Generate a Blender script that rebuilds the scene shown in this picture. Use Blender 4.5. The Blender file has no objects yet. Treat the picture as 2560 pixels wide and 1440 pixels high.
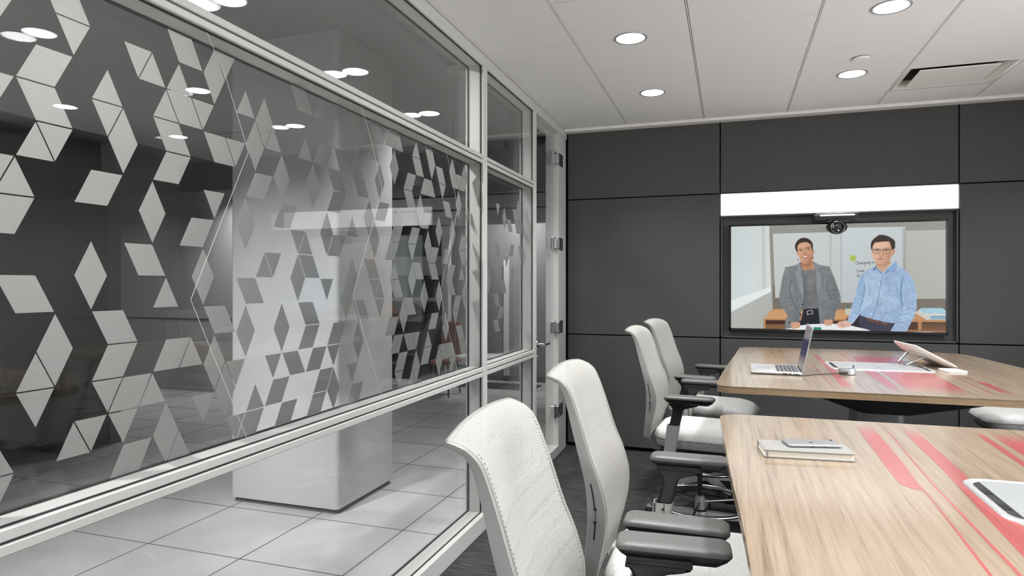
import bpy, bmesh, math, random
import numpy as np
from mathutils import Vector, Matrix
SC = bpy.context.scene
COL = SC.collection
PI = math.pi

# ------------------------------------------------------------------ camera
FPX, YAW, CAMZ = 1611.9, 0.32546, 1.41
cam_d = bpy.data.cameras.new('camera')
cam = bpy.data.objects.new('camera', cam_d); COL.objects.link(cam)
cam.location = (0, 0, CAMZ)
cam.rotation_euler = (PI / 2, 0, YAW)
cam_d.sensor_width = 36.0
cam_d.lens = FPX * 36.0 / 2560.0
cam_d.shift_y = -10.94 / 2560.0
cam_d.clip_start = 0.02
SC.camera = cam

# ------------------------------------------------------------------ view / world
SC.view_settings.view_transform = 'Standard'
SC.view_settings.look = 'None'
SC.view_settings.exposure = 0.16
SC.view_settings.gamma = 1.0
SC.view_settings.use_curve_mapping = False
wd = bpy.data.worlds.new('world'); SC.world = wd; wd.use_nodes = True
wd.node_tree.nodes['Background'].inputs[0].default_value = (0.93, 0.97, 1.0, 1)
wd.node_tree.nodes['Background'].inputs[1].default_value = 6.5

LAMP_W = 8.6         # watts of one room downlight
def area(name, loc, size, watt, rot=(0, 0, 0), spread=180, shape='DISK', sy=None, col=(.965, .985, 1), aim=None):
    d = bpy.data.lights.new(name, 'AREA'); d.shape = shape; d.size = size
    if sy: d.size_y = sy
    d.energy = watt; d.spread = math.radians(spread); d.color = col
    o = bpy.data.objects.new(name, d); COL.objects.link(o)
    o.location = loc; o.rotation_euler = rot
    if aim: o.rotation_euler = (Vector(aim) - Vector(loc)).to_track_quat('-Z', 'Y').to_euler()
    return o
# room downlights: x columns, y rows (the fixtures themselves are built further down at the same spots)
CEIL = 2.73
LAMPS = [(x, y) for y in (4.53, 3.49, 2.42, 1.35, 0.3, -0.8) for x in (-0.505, 0.73, 1.98)]
for i, (x, y) in enumerate(LAMPS):
    area('downlight_beam', (x, y, CEIL - 0.012), 0.13, LAMP_W, spread=112)
# unseen corridor lamps, added without fixtures to light column, film, floor and walls
area('unseen_corridor_lamp', (-2.75, 1.3, 2.9), 0.16, 9.5, aim=(-2.7, 3.3, .4), spread=60, col=(1, 1, 1))
area('unseen_corridor_lamp', (-2.15, 2.55, 2.9), 0.16, 7, aim=(-1.2, 3.5, 1.5), spread=84, col=(1, 1, 1))
area('unseen_corridor_lamp', (-2.9, 0.9, 2.9), 0.16, 30, spread=100, col=(1, 1, 1))
area('unseen_corridor_lamp', (-3.4, 1.0, 2.75), 0.16, 9.5, rot=(0, math.radians(-68), 0), spread=56, col=(1, 1, 1))
area('unseen_corridor_lamp', (-4.2, 6.2, 2.9), 0.16, 14, spread=170, col=(1, 1, 1))
area('unseen_corridor_lamp', (-1.9, 4.3, 2.9), 0.16, 10, spread=96, col=(1, 1, 1))
area('unseen_corridor_lamp', (-5.85, 6.3, 2.75), 0.12, 9, spread=110, col=(1, 1, 1))
area('unseen_corridor_lamp', (-7.3, 5.6, 2.85), 0.16, 3, spread=130, col=(1, 1, 1))
area('unseen_corridor_lamp', (-2.8, 8.35, 2.75), 0.16, 24, spread=140, col=(1, 1, 1))

# ------------------------------------------------------------------ colour / material helpers
def lin(*c):
    return tuple(((v / 255.0) / 12.92 if v <= 10.31 else (((v / 255.0) + 0.055) / 1.055) ** 2.4) for v in c)
MATS = {}
def mat(name, col, rough=0.5, metal=0.0, spec=0.5, coat=0.0, coat_r=0.1):
    m = bpy.data.materials.new(name); m.use_nodes = True
    b = m.node_tree.nodes['Principled BSDF']
    b.inputs['Base Color'].default_value = (*col, 1)
    b.inputs['Roughness'].default_value = rough
    b.inputs['Metallic'].default_value = metal
    b.inputs['Specular IOR Level'].default_value = spec
    b.inputs['Coat Weight'].default_value = coat
    b.inputs['Coat Roughness'].default_value = coat_r
    MATS[name] = m
    return m
class NT:
    """tiny node-graph helper"""
    def __init__(s, m): s.t = m.node_tree; s.b = s.t.nodes.get('Principled BSDF'); s.out = s.t.nodes['Material Output']
    def n(s, k, **kw):
        x = s.t.nodes.new(k)
        for a, v in kw.items():
            if a.startswith('i_'): x.inputs[a[2:].replace('_', ' ')].default_value = v
            elif a.startswith('p'): setattr(x, a[1:], v)
        return x
    def l(s, a, b): s.t.links.new(a, b)
    def mapping(s, scale, coord='Object'):
        tc = s.n('ShaderNodeTexCoord'); mp = s.n('ShaderNodeMapping'); mp.inputs['Scale'].default_value = scale
        s.l(tc.outputs[coord], mp.inputs[0]); return mp.outputs[0]
    def noise(s, vec, scale, detail=3, rough=0.5):
        x = s.n('ShaderNodeTexNoise'); x.inputs['Scale'].default_value = scale; x.inputs['Detail'].default_value = detail
        x.inputs['Roughness'].default_value = rough
        s.l(vec, x.inputs['Vector']); return x.outputs[0]
    def ramp(s, fac, stops):
        r = s.n('ShaderNodeValToRGB'); e = r.color_ramp.elements
        while len(e) < len(stops): e.new(0.5)
        for k, (p, c) in enumerate(stops): e[k].position = p; e[k].color = (*c, 1) if len(c) == 3 else c
        s.l(fac, r.inputs[0]); return r.outputs[0]
    def bump(s, h, strength, dist=0.002):
        x = s.n('ShaderNodeBump'); x.inputs['Strength'].default_value = strength; x.inputs['Distance'].default_value = dist
        s.l(h, x.inputs['Height']); s.l(x.outputs[0], s.b.inputs['Normal'])
    def math(s, op, a, b=None):
        x = s.n('ShaderNodeMath'); x.operation = op
        for k, v in enumerate((a, b)):
            if v is None: continue
            if isinstance(v, (int, float)): x.inputs[k].default_value = v
            else: s.l(v, x.inputs[k])
        return x.outputs[0]

# ceiling tile
m = mat('ceiling_tile', lin(196, 190, 182), 0.9, spec=0.2); g = NT(m)
v = g.mapping((1, 1, 1)); n1 = g.noise(v, 300, 2)
g.l(g.ramp(n1, [(0.3, lin(228, 227, 226)), (0.7, lin(237, 236, 235))]), g.b.inputs['Base Color']); g.bump(n1, 0.25)
mat('ceiling_grid', lin(232, 229, 224), 0.5)
mat('dark_gap', lin(22, 22, 22), 0.8)
mat('grid_shadow', lin(120, 116, 112), 0.8)
# fabric wall panel
m = mat('wall_fabric', lin(64, 63, 61), 0.95, spec=0.15); g = NT(m)
v = g.mapping((1, 1, 1)); n1 = g.noise(v, 420, 2); n2 = g.noise(g.mapping((1, 1, 4)), 160, 2)
g.l(g.ramp(g.math('ADD', g.math('MULTIPLY', n1, .6), g.math('MULTIPLY', n2, .4)), [(0.3, lin(70, 70, 69)), (0.7, lin(86, 86, 85))]), g.b.inputs['Base Color']); g.bump(n1, 0.3)
# carpet with fine streaks running along x
m = mat('carpet', lin(50, 50, 50), 0.95, spec=0.1); g = NT(m)
n1 = g.noise(g.mapping((2.5, 70, 1)), 3.0, 4, 0.7); n2 = g.noise(g.mapping((1, 1, 1)), 500, 2)
g.l(g.ramp(n1, [(0.36, lin(38, 38, 38)), (0.5, lin(62, 61, 60)), (0.66, lin(92, 91, 89))]), g.b.inputs['Base Color']); g.bump(n2, 0.5, 0.003)
# corridor porcelain tile
m = mat('floor_tile', lin(175, 175, 173), 0.28, spec=0.5); g = NT(m)
n1 = g.noise(g.mapping((1, 1, 1)), 2.2, 4)
g.l(g.ramp(n1, [(0.3, lin(184, 184, 182)), (0.7, lin(202, 202, 200))]), g.b.inputs['Base Color'])
mat('grout', lin(95, 95, 94), 0.8)
mat('corridor_paint', lin(185, 185, 184), 0.85, spec=0.2)
mat('corridor_grey', lin(140, 140, 139), 0.8, spec=0.2)
mat('corridor_ceiling', lin(162, 162, 161), 0.9, spec=0.2)
mat('corridor_dark', lin(72, 72, 71), 0.7, spec=0.2)
mat('corridor_black', lin(14, 14, 14), 0.6, spec=0.2)
mat('column_white', lin(206, 206, 207), 0.35, spec=0.5)
mat('column_base', lin(105, 105, 103), 0.6)
# satin aluminium frame
m = mat('frame_aluminium', lin(190, 189, 186), 0.45, metal=0.0); g = NT(m)
n1 = g.noise(g.mapping((1, 0.02, 1)), 350, 2); g.bump(n1, 0.05, 0.001)
mat('gasket', lin(28, 28, 28), 0.6)
mat('steel', lin(200, 200, 200), 0.22, metal=1.0)
mat('steel_dark', lin(110, 110, 110), 0.3, metal=1.0)
mat('white_plastic', lin(240, 239, 236), 0.35)
mat('black_plastic', lin(24, 24, 24), 0.38)
mat('black_gloss', lin(10, 10, 10), 0.12, spec=0.6)
mat('arm_pad', lin(94, 93, 91), 0.42, spec=0.6)
mat('rubber', lin(20, 20, 20), 0.7)
mat('chair_silver', lin(162, 161, 158), 0.36, metal=0.45)
mat('aluminium', lin(196, 196, 195), 0.33, metal=0.55)
mat('hatch_metal', lin(160, 161, 162), 0.38, metal=0.4)
mat('trough', lin(14, 14, 14), 0.6)
mat('table_column', lin(120, 120, 120), 0.35, metal=0.6)
mat('tablet_white', lin(232, 222, 214), 0.35)
mat('phone_silver', lin(160, 161, 162), 0.3, metal=.6)
mat('paper', lin(226, 222, 208), 0.8)
mat('book_cover', lin(132, 130, 126), 0.6)
mat('key', lin(70, 68, 72), 0.5)
mat('cable', lin(22, 22, 22), 0.5)
# felt
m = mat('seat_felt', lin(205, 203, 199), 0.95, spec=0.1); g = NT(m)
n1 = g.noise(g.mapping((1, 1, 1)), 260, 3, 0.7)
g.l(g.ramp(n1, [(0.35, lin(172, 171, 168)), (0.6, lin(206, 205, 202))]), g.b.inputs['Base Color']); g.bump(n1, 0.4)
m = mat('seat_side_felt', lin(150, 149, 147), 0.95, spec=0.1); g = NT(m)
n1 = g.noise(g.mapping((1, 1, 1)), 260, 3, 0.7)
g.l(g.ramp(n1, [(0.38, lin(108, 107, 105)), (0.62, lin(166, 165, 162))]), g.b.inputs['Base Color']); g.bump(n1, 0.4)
# knitted mesh of the backrest: staggered dots; pale yarn, see-through holes
m = mat('mesh_knit', lin(190, 188, 182), 0.8, spec=0.2); g = NT(m)
uv = g.n('ShaderNodeUVMap'); uv.uv_map = 'UVMap'
sx = g.n('ShaderNodeSeparateXYZ'); g.l(uv.outputs[0], sx.inputs[0])
P = 0.0060
yy = g.math('DIVIDE', sx.outputs[1], P * 0.66)
row = g.math('FLOOR', yy)
xx = g.math('ADD', g.math('DIVIDE', sx.outputs[0], P), g.math('MULTIPLY', g.math('MODULO', g.math('ABSOLUTE', row), 2), 0.5))
fx = g.math('SUBTRACT', g.math('FRACT', g.math('ADD', xx, 100)), 0.5)
fy = g.math('SUBTRACT', g.math('FRACT', g.math('ADD', yy, 100)), 0.5)
d2 = g.math('SQRT', g.math('ADD', g.math('POWER', g.math('ABSOLUTE', g.math('MULTIPLY', fx, 1.0)), 2), g.math('POWER', g.math('ABSOLUTE', g.math('MULTIPLY', fy, 1.35)), 2)))
hole = g.ramp(d2, [(0.17, (1, 1, 1)), (0.30, (0, 0, 0))])
hgt = g.ramp(d2, [(0.1, (0, 0, 0)), (0.5, (1, 1, 1))])
g.bump(hgt, 0.8, 0.0015)
tr = g.n('ShaderNodeBsdfTransparent'); tl = g.n('ShaderNodeBsdfTranslucent'); tl.inputs[0].default_value = (*lin(232, 229, 222), 1)
mx0 = g.n('ShaderNodeMixShader'); mx0.inputs[0].default_value = 0.25
g.l(g.b.outputs[0], mx0.inputs[1]); g.l(tl.outputs[0], mx0.inputs[2])
mx = g.n('ShaderNodeMixShader'); g.l(g.math('MULTIPLY', hole, 0.85), mx.inputs[0]); g.l(mx0.outputs[0], mx.inputs[1]); g.l(tr.outputs[0], mx.inputs[2])
g.l(mx.outputs[0], g.out.inputs[0])
# clear architectural glass: fresnel mirror over transparency
def glass_mat(name, tint, base=0.022):
    m = bpy.data.materials.new(name); m.use_nodes = True; g = NT(m); MATS[name] = m
    lw = g.n('ShaderNodeLayerWeight'); lw.inputs[0].default_value = 0.5
    f = g.math('ADD', g.math('MULTIPLY', g.math('POWER', lw.outputs['Facing'], 5.0), .62), base)
    t = g.n('ShaderNodeBsdfTransparent'); t.inputs[0].default_value = (*tint, 1)
    r = g.n('ShaderNodeBsdfGlossy'); r.inputs['Roughness'].default_value = 0.0; r.inputs[0].default_value = (1, 1, 1, 1)
    x = g.n('ShaderNodeMixShader'); g.l(f, x.inputs[0]); g.l(t.outputs[0], x.inputs[1]); g.l(r.outputs[0], x.inputs[2])
    g.l(x.outputs[0], g.out.inputs[0]); return m
glass_mat('clear_glass', (0.965, 0.97, 0.968))
# etched film
m = mat('etched_film', lin(146, 147, 147), 0.45, spec=0.5); g = NT(m)
tl = g.n('ShaderNodeBsdfTranslucent'); tl.inputs[0].default_value = (*lin(205, 205, 202), 1)
mx = g.n('ShaderNodeMixShader'); mx.inputs[0].default_value = 0.72
g.l(g.b.outputs[0], mx.inputs[1]); g.l(tl.outputs[0], mx.inputs[2]); g.l(mx.outputs[0], g.out.inputs[0])
mat('film_seam', lin(195, 195, 192), 0.3)
# emitters
def emit(name, col, s):
    m = bpy.data.materials.new(name); m.use_nodes = True; g = NT(m); MATS[name] = m
    g.t.nodes.remove(g.b); e = g.n('ShaderNodeEmission'); e.inputs[0].default_value = (*col, 1); e.inputs[1].default_value = s
    g.l(e.outputs[0], g.out.inputs[0]); return m
emit('lamp_lens', (1, 1, 1), 22.0)
emit('light_bar', (1, 1, 1), 2.0)
# oak veneer; attribute 'red' lays the tinted red inlay over the same grain
def oak(name, edge=False):
    m = mat(name, (0.5, 0.3, 0.2), 0.40, spec=0.5, coat=1.0, coat_r=0.17); g = NT(m)
    a = g.noise(g.mapping((22, .55, 22)), 4.0, 3, 0.5)
    b = g.noise(g.mapping((130, 2.0, 130)), 4.0, 2, 0.5)
    c = g.noise(g.mapping((3, 0.6, 3)), 1.2, 3, 0.5)
    if edge: a = g.noise(g.mapping((6, 6, 300)), 2.0, 3, 0.5); b = g.noise(g.mapping((20, 20, 420)), 2.0, 2, 0.5)
    h = g.math('ADD', g.math('ADD', g.math('MULTIPLY', a, .5), g.math('MULTIPLY', b, .35)), g.math('MULTIPLY', c, .25))
    if edge: st = [(0.36, lin(108, 86, 62)), (0.62, lin(150, 124, 94))]
    else: st = [(0.38, lin(100, 82, 65)), (0.50, lin(135, 115, 94)), (0.64, lin(150, 132, 112))]
    w = g.ramp(h, st)
    at = g.n('ShaderNodeAttribute'); at.attribute_name = 'red'
    rd = g.ramp(h, [(0.36, lin(142, 56, 56)), (0.66, lin(162, 74, 74))])
    mc = g.n('ShaderNodeMix'); mc.data_type = 'RGBA'
    g.l(at.outputs['Fac'], mc.inputs[0]); g.l(w, mc.inputs[6]); g.l(rd, mc.inputs[7])
    g.l(mc.outputs[2], g.b.inputs['Base Color']); g.bump(b, 0.08, 0.001)
oak('oak_veneer'); oak('oak_edge', True)

# ------------------------------------------------------------------ mesh helpers
def nb(): return bmesh.new()
def box(bm, x0, x1, y0, y1, z0, z1, bev=0.0, seg=2, mi=0):
    vs = [bm.verts.new((x, y, z)) for z in (z0, z1) for y in (y0, y1) for x in (x0, x1)]
    fs = [bm.faces.new([vs[k] for k in q]) for q in ((0, 2, 3, 1), (4, 5, 7, 6), (0, 1, 5, 4), (2, 6, 7, 3), (0, 4, 6, 2), (1, 3, 7, 5))]
    for f in fs: f.material_index = mi
    if bev > 0:
        es = list({e for f in fs for e in f.edges})
        r = bmesh.ops.bevel(bm, geom=es, offset=bev, segments=seg, profile=0.5, affect='EDGES')
        for f in r['faces']: f.material_index = mi
    return fs
def loft(bm, rings, caps=True, closed=False, mi=0):
    R = [[bm.verts.new(p) for p in r] for r in rings]
    n = len(R[0]); m_ = len(R)
    for i in range(m_ if closed else m_ - 1):
        a, b = R[i], R[(i + 1) % m_]
        for k in range(n):
            f = bm.faces.new((a[k], a[(k + 1) % n], b[(k + 1) % n], b[k])); f.material_index = mi; f.smooth = True
    if caps and not closed:
        for r, rev in ((R[0], True), (R[-1], False)):
            f = bm.faces.new(r[::-1] if rev else r); f.material_index = mi
    return R
def tube(bm, pts, r, n=12, closed=False, caps=True, up=(0, 0, 1), flat=1.0):
    pts = [Vector(p) for p in pts]; rings = []
    for i, p in enumerate(pts):
        if closed: t = pts[(i + 1) % len(pts)] - pts[i - 1]
        else: t = pts[min(i + 1, len(pts) - 1)] - pts[max(i - 1, 0)]
        t.normalize(); u = Vector(up)
        if abs(t.dot(u)) > 0.95: u = Vector((1, 0, 0))
        s = t.cross(u).normalized(); w = s.cross(t).normalized()
        rr = r[i] if isinstance(r, (list, tuple)) else r
        rings.append([p + s * math.cos(2 * PI * k / n) * rr + w * math.sin(2 * PI * k / n) * rr * flat for k in range(n)])
    return loft(bm, rings, caps, closed)
def cyl(bm, x, y, z0, z1, r, n=24, r2=None):
    r2 = r if r2 is None else r2
    return loft(bm, [[(x + math.cos(2 * PI * k / n) * q, y + math.sin(2 * PI * k / n) * q, z) for k in range(n)] for q, z in ((r, z0), (r2, z1))])
def prism(bm, outline, z0, z1, bev=0.0, mi=0):
    lo = [bm.verts.new((x, y, z0)) for x, y in outline]; hi = [bm.verts.new((x, y, z1)) for x, y in outline]
    n = len(lo)
    a = bm.faces.new(lo[::-1]); b = bm.faces.new(hi); a.material_index = b.material_index = mi
    for k in range(n):
        f = bm.faces.new((lo[k], lo[(k + 1) % n], hi[(k + 1) % n], hi[k])); f.material_index = mi
    if bev:
        bmesh.ops.bevel(bm, geom=list(a.edges) + list(b.edges), offset=bev, segments=2, profile=0.5, affect='EDGES')
def rrect(x0, x1, y0, y1, r, n=6):
    o = []
    for cx, cy, a0 in ((x1 - r, y1 - r, 0), (x0 + r, y1 - r, 90), (x0 + r, y0 + r, 180), (x1 - r, y0 + r, 270)):
        for k in range(n + 1):
            a = math.radians(a0 + 90 * k / n); o.append((cx + r * math.cos(a), cy + r * math.sin(a)))
    return o
def spline(pts, n=8, closed=False):
    P_ = [Vector(p) for p in pts]; out = []
    N = len(P_)
    for i in range(N if closed else N - 1):
        p0 = P_[(i - 1) % N] if (closed or i > 0) else P_[0]
        p1 = P_[i]; p2 = P_[(i + 1) % N]; p3 = P_[(i + 2) % N] if (closed or i + 2 < N) else P_[-1]
        for k in range(n):
            t = k / n
            out.append(0.5 * ((2 * p1) + (p2 - p0) * t + (2 * p0 - 5 * p1 + 4 * p2 - p3) * t * t + (3 * p1 - p0 - 3 * p2 + p3) * t ** 3))
    if not closed: out.append(P_[-1])
    return out
def obj(name, bm, mats, parent=None, smooth=False, loc=None, rotz=0.0, recalc=True, auto=None):
    if recalc: bmesh.ops.recalc_face_normals(bm, faces=bm.faces)
    me = bpy.data.meshes.new(name); bm.to_mesh(me); bm.free()
    for k in ([mats] if isinstance(mats, str) else mats): me.materials.append(MATS[k])
    if smooth:
        for p in me.polygons: p.use_smooth = True
    if smooth or auto:
        try: me.set_sharp_from_angle(angle=math.radians(auto or 38))
        except Exception: pass
    o = bpy.data.objects.new(name, me); COL.objects.link(o)
    if parent: o.parent = parent
    if loc is not None: o.location = loc
    o.rotation_euler = (0, 0, rotz)
    return o
def thing(name, label, cat, loc=(0, 0, 0), rotz=0.0, group=None):
    o = bpy.data.objects.new(name, None); COL.objects.link(o); o.empty_display_size = 0.1
    o.location = loc; o.rotation_euler = (0, 0, rotz); o['label'] = label; o['category'] = cat
    if group: o['group'] = group
    return o
def tag(o, label, cat, group=None):
    o['label'] = label; o['category'] = cat
    if group: o['group'] = group
    return o
def struct(o, label=None, cat=None):
    o['kind'] = 'structure'
    if label: o['label'] = label; o['category'] = cat
    return o
def sempty(name, label, cat, loc=(0, 0, 0)):
    return struct(thing(name, label, cat, loc))
def dup(root, loc, rotz, label, group=None):
    r = root.copy(); COL.objects.link(r); r.location = loc; r.rotation_euler = (0, 0, rotz); r['label'] = label
    if group: r['group'] = group
    for ch in list(root.children):
        c = ch.copy(); COL.objects.link(c); c.parent = r
        for q in list(ch.children):
            d = q.copy(); COL.objects.link(d); d.parent = c
    return r

FILM_CELLS = """D0,0 U-1,3 D-1,3 U3,1 D2,2 D-4,4 U-2,4 D4,0 U6,0 U8,0 U7,1 D9,1 D11,-1 U14,0 D12,2 D10,4 U7,7 U-1,9 D-2,10 D2,10 U6,10 D3,11 U9,9 D9,11 U8,12 U1,11 D1,11 U-3,11 D-4,12 D12,12 U15,11 D12,10 D16,10 D24,10 D27,11 D19,5 U21,5 D23,7 D16,6 U16,6 U28,4 U17,1 U21,1 U29,1 U32,0 U37,-1 U23,-1 U37,3 U36,4 D36,4 D39,5 D31,7 U33,7 D32,8 U36,6 D40,10 U44,10 U40,12 D36,12 U54,6 D51,9 D47,11 U49,11 D50,12 U41,-1 D43,-1 D47,1 U45,1 U55,-1 U52,0 D52,0 U56,2 D68,6 D71,5 D74,6 D78,4 D67,1 U77,11 B-1,1 A0,2 V3,3 B2,4 A9,-1 A9,1 V10,0 A8,2 B7,3 V5,5 A12,2 B9,5 A6,6 V1,7 A-1,7 V9,7 A4,8 B-3,5 V-1,9 B3,9 B4,10 B7,9 V10,10 V11,11 A12,8 V6,12 B4,12 B14,12 A15,7 V13,9 V17,9 A22,8 B21,9 B25,9 A20,10 B22,10 B17,11 B23,11 V24,12 B18,12 B22,12 V28,10 B28,12 V13,5 B18,4 V19,7 A22,6 V23,5 B25,5 B25,3 V27,7 V26,8 A30,8 V14,2 V15,1 B15,3 V17,3 V21,3 B23,1 A27,1 A26,2 A27,-1 A28,0 V28,0 A30,2 A33,-1 V32,2 B35,-1 V35,1 A21,-1 V30,4 B33,3 V31,5 B35,5 B40,4 A32,6 A37,7 V39,7 A42,6 V42,8 A40,8 V37,9 B35,9 B36,10 A40,10 B43,11 B37,11 V40,12 B45,9 V46,8 A46,6 V48,10 B50,6 A51,7 V54,8 B52,8 A54,10 A55,11 V46,12 A51,11 A42,0 V44,0 A48,0 B39,1 A40,2 B43,1 V41,3 B43,3 V50,0 B54,0 A50,2 V52,2 V46,4 V50,4 B45,5 V43,5 B49,5 B54,4 A55,5 A68,4 A67,5 V70,2 A74,2 A77,1 A78,2 B74,4 A71,7 A68,8 B69,9 A68,10 V63,7 V79,5 A78,10 A80,2 V77,1"""

# ================================================================== ROOM SHELL
XL, XR, YB, YF = -1.34, 2.95, 5.465, -1.9
bm = nb(); box(bm, -1.47, XR, YF, YB + .1, -0.1, 0)
struct(obj('floor', bm, 'carpet'), 'dark charcoal striped carpet floor of the meeting room', 'floor')
# back wall of upholstered panels with dark reveals
wb = sempty('wall_back', 'charcoal fabric panelled wall behind the video screen', 'wall')
bm = nb(); box(bm, -1.47, XR + .2, YB + 0.085, YB + 0.15, 0, CEIL + .13); obj('backing', bm, 'dark_gap', wb)
VX = [-1.336, -0.072, 1.577, XR]; HZ = [0.03, 0.972, 2.136, CEIL - .012]
G_ = 0.0045
for i in range(3):
    for j in range(3):
        if (i, j) == (1, 1): continue
        bm = nb(); box(bm, VX[i] + G_, VX[i + 1] - G_, YB, YB + .06, HZ[j] + G_, HZ[j + 1] - G_, 0.003); obj('panel', bm, 'wall_fabric', wb)
# recessed panel behind the screen, with its reveal faces
bm = nb(); x0, x1, z0, z1 = -0.0675, 1.5725, 0.9765, 1.953; D = 0.035
box(bm, x0, x1, YB + D, YB + D + .03, z0, z1)
for a in ((x0, x0 + .012, z0, z1), (x1 - .012, x1, z0, z1), (x0, x1, z0, z0 + .012), (x0, x1, z1 - .012, z1)):
    box(bm, a[0], a[1], YB, YB + D + .01, a[2], a[3], 0.002)
obj('recess_panel', bm, 'wall_fabric', wb)
bm = nb(); box(bm, -1.34, XR, YB - .09, YB, CEIL - 0.022, CEIL + .01, 0.002)
struct(obj('trim_1', bm, 'ceiling_grid'), 'pale wall angle strip where the ceiling meets the back wall', 'trim')
mat('white_paint', lin(232, 232, 230), .8, spec=.2)
bm = nb(); WY0, WY1, WZ0, WZ1 = 0.0, 3.5, .80, 2.5  # opening and unseen window added here to brighten the room with fill daylight
for q in ((YF, WY0, 0, CEIL), (WY1, YB + .1, 0, CEIL), (WY0, WY1, 0, WZ0), (WY0, WY1, WZ1, CEIL)): box(bm, XR, XR + .1, q[0], q[1], q[2], q[3] + (.13 if q[3] == CEIL else 0))
struct(obj('wall_right', bm, 'white_paint'), 'white wall on the right side of the room with an added opening for fill light', 'wall')
w3 = sempty('added_window', 'unseen window added in the right wall to let in fill daylight', 'window')
bm = nb()
for q in ((WY0, WY0 + .05, WZ0, WZ1), (WY1 - .05, WY1, WZ0, WZ1), (1.72, 1.78, WZ0, WZ1), (WY0, WY1, WZ0, WZ0 + .05), (WY0, WY1, WZ1 - .05, WZ1)): box(bm, XR + .01, XR + .09, q[0], q[1], q[2], q[3], .003)
obj('added_window_frame', bm, 'frame_aluminium', w3)
bm = nb(); box(bm, XR + .045, XR + .053, WY0 + .05, WY1 - .05, WZ0 + .05, WZ1 - .05); obj('glass_pane', bm, 'clear_glass', w3)
bm = nb()
box(bm, -1.47, XR + .1, YF - .1, YF, 0, CEIL + .13)
struct(obj('wall_front', bm, 'white_paint'), 'white wall behind the camera', 'wall')

# ceiling: staggered tiles with real gaps over a dark plenum board, lamp holes covered by fixtures
ce = sempty('ceiling', 'suspended ceiling of pale rectangular tiles', 'ceiling')
bm = nb(); box(bm, -1.47, XR + .1, YF - .1, YB + .1, CEIL + .07, CEIL + .12); obj('plenum', bm, 'dark_gap', ce)
XS = [-1.34] + [-0.8055 + 0.6115 * k for k in range(7)]
VENT = (1.031, 1.636, 4.525, 5.03)
bm = nb(); bg = nb()
for c in range(7):
    xa, xb = XS[c], min(XS[c + 1], XR)
    ys = [4.522 - 1.0475 * k for k in range(7)] if c % 2 == 0 else [5.035 - 1.0475 * k for k in range(7)]
    if c % 2 == 0 and c > 0: pass
    edges = [YB - .09] + [y for y in ys if y > YF] + [YF]
    for a, b_ in zip(edges[:-1], edges[1:]):
        ya, yb = b_, a
        if c == 4:
            # column with the air diffuser at its far end
            pass
        ln = 0.0062 if xa > -1.3 else 0.0
        rects = [(xa + ln, xb - .0062, ya + .0026, yb - .0026)]
        for (p, q, r_, s_) in rects:
            # cut the diffuser out of the tile
            if q > VENT[0] + .02 and p < VENT[1] - .02 and s_ > VENT[2] and r_ < VENT[3]:
                if r_ < VENT[2]: box(bm, p, q, r_, VENT[2] - .002, CEIL, CEIL + .018)
                if s_ > VENT[3]: box(bm, p, q, VENT[3] + .002, s_, CEIL, CEIL + .018)
                continue
            box(bm, p, q, r_, s_, CEIL, CEIL + .018)
obj('tile', bm, 'ceiling_tile', ce)
for x in XS[1:]:
    if x > XR: break
    box(bg, x - .0028, x + .0028, YF, YB - .09, CEIL - .0005, CEIL + .02)
obj('grid_rail', bg, 'ceiling_grid', ce)

# downlights: trim ring, deep reflector, lens
def make_downlight():
    t = thing('recessed_downlight', '', 'ceiling light', (0, 0, CEIL), 0, 'recessed downlights in the ceiling')
    bm = nb(); n = 40
    prof = [(0.074, .004), (0.076, -.003), (0.086, -.004), (0.0885, 0.0), (0.088, .002)]
    loft(bm, [[(math.cos(2 * PI * k / n) * r, math.sin(2 * PI * k / n) * r, z) for k in range(n)] for r, z in prof], caps=False)
    obj('trim_ring', bm, 'hatch_metal', t, smooth=True)
    bm = nb(); cyl(bm, 0, 0, -0.002, 0.004, 0.0745, 40); obj('lens', bm, 'lamp_lens', t)
    return t
LB = {0: 'leftmost column', 1: 'middle column', 2: 'right column'}
ROWN = ['nearest the screen wall', 'second from the screen wall', 'third from the screen wall', 'fourth from the screen wall', 'fifth from the screen wall', 'farthest from the screen wall']
dl = make_downlight()
for i, (x, y) in enumerate(LAMPS):
    lab = 'round lit recessed downlight, ' + ROWN[i // 3] + ' in the ' + LB[i % 3] + ' of the ceiling'
    if i == 0: dl.location = (x, y, CEIL); dl['label'] = lab
    else: dup(dl, (x, y, CEIL), 0, lab)
# speaker / sensor cover
t = thing('ceiling_sensor', 'small white round domed cover between the two downlights in front of the screen', 'sensor', (0.728, 4.222, CEIL))
bm = nb(); n = 32
loft(bm, [[(math.cos(2 * PI * k / n) * r, math.sin(2 * PI * k / n) * r, z) for k in range(n)] for r, z in ((0.046, -.001), (.046, -.009), (.043, -.012), (0.02, -.0135))])
obj('cover', bm, 'white_plastic', t, smooth=True)
bm = nb(); loft(bm, [[(math.cos(2 * PI * k / n) * r, math.sin(2 * PI * k / n) * r, z) for k in range(n)] for r, z in ((0.0465, -.0005), (.0485, -.0015), (.0485, -.003), (.0465, -.003))], caps=False)
obj('dark_ring', bm, 'steel_dark', t)  # dark steel ring around the cover
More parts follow.
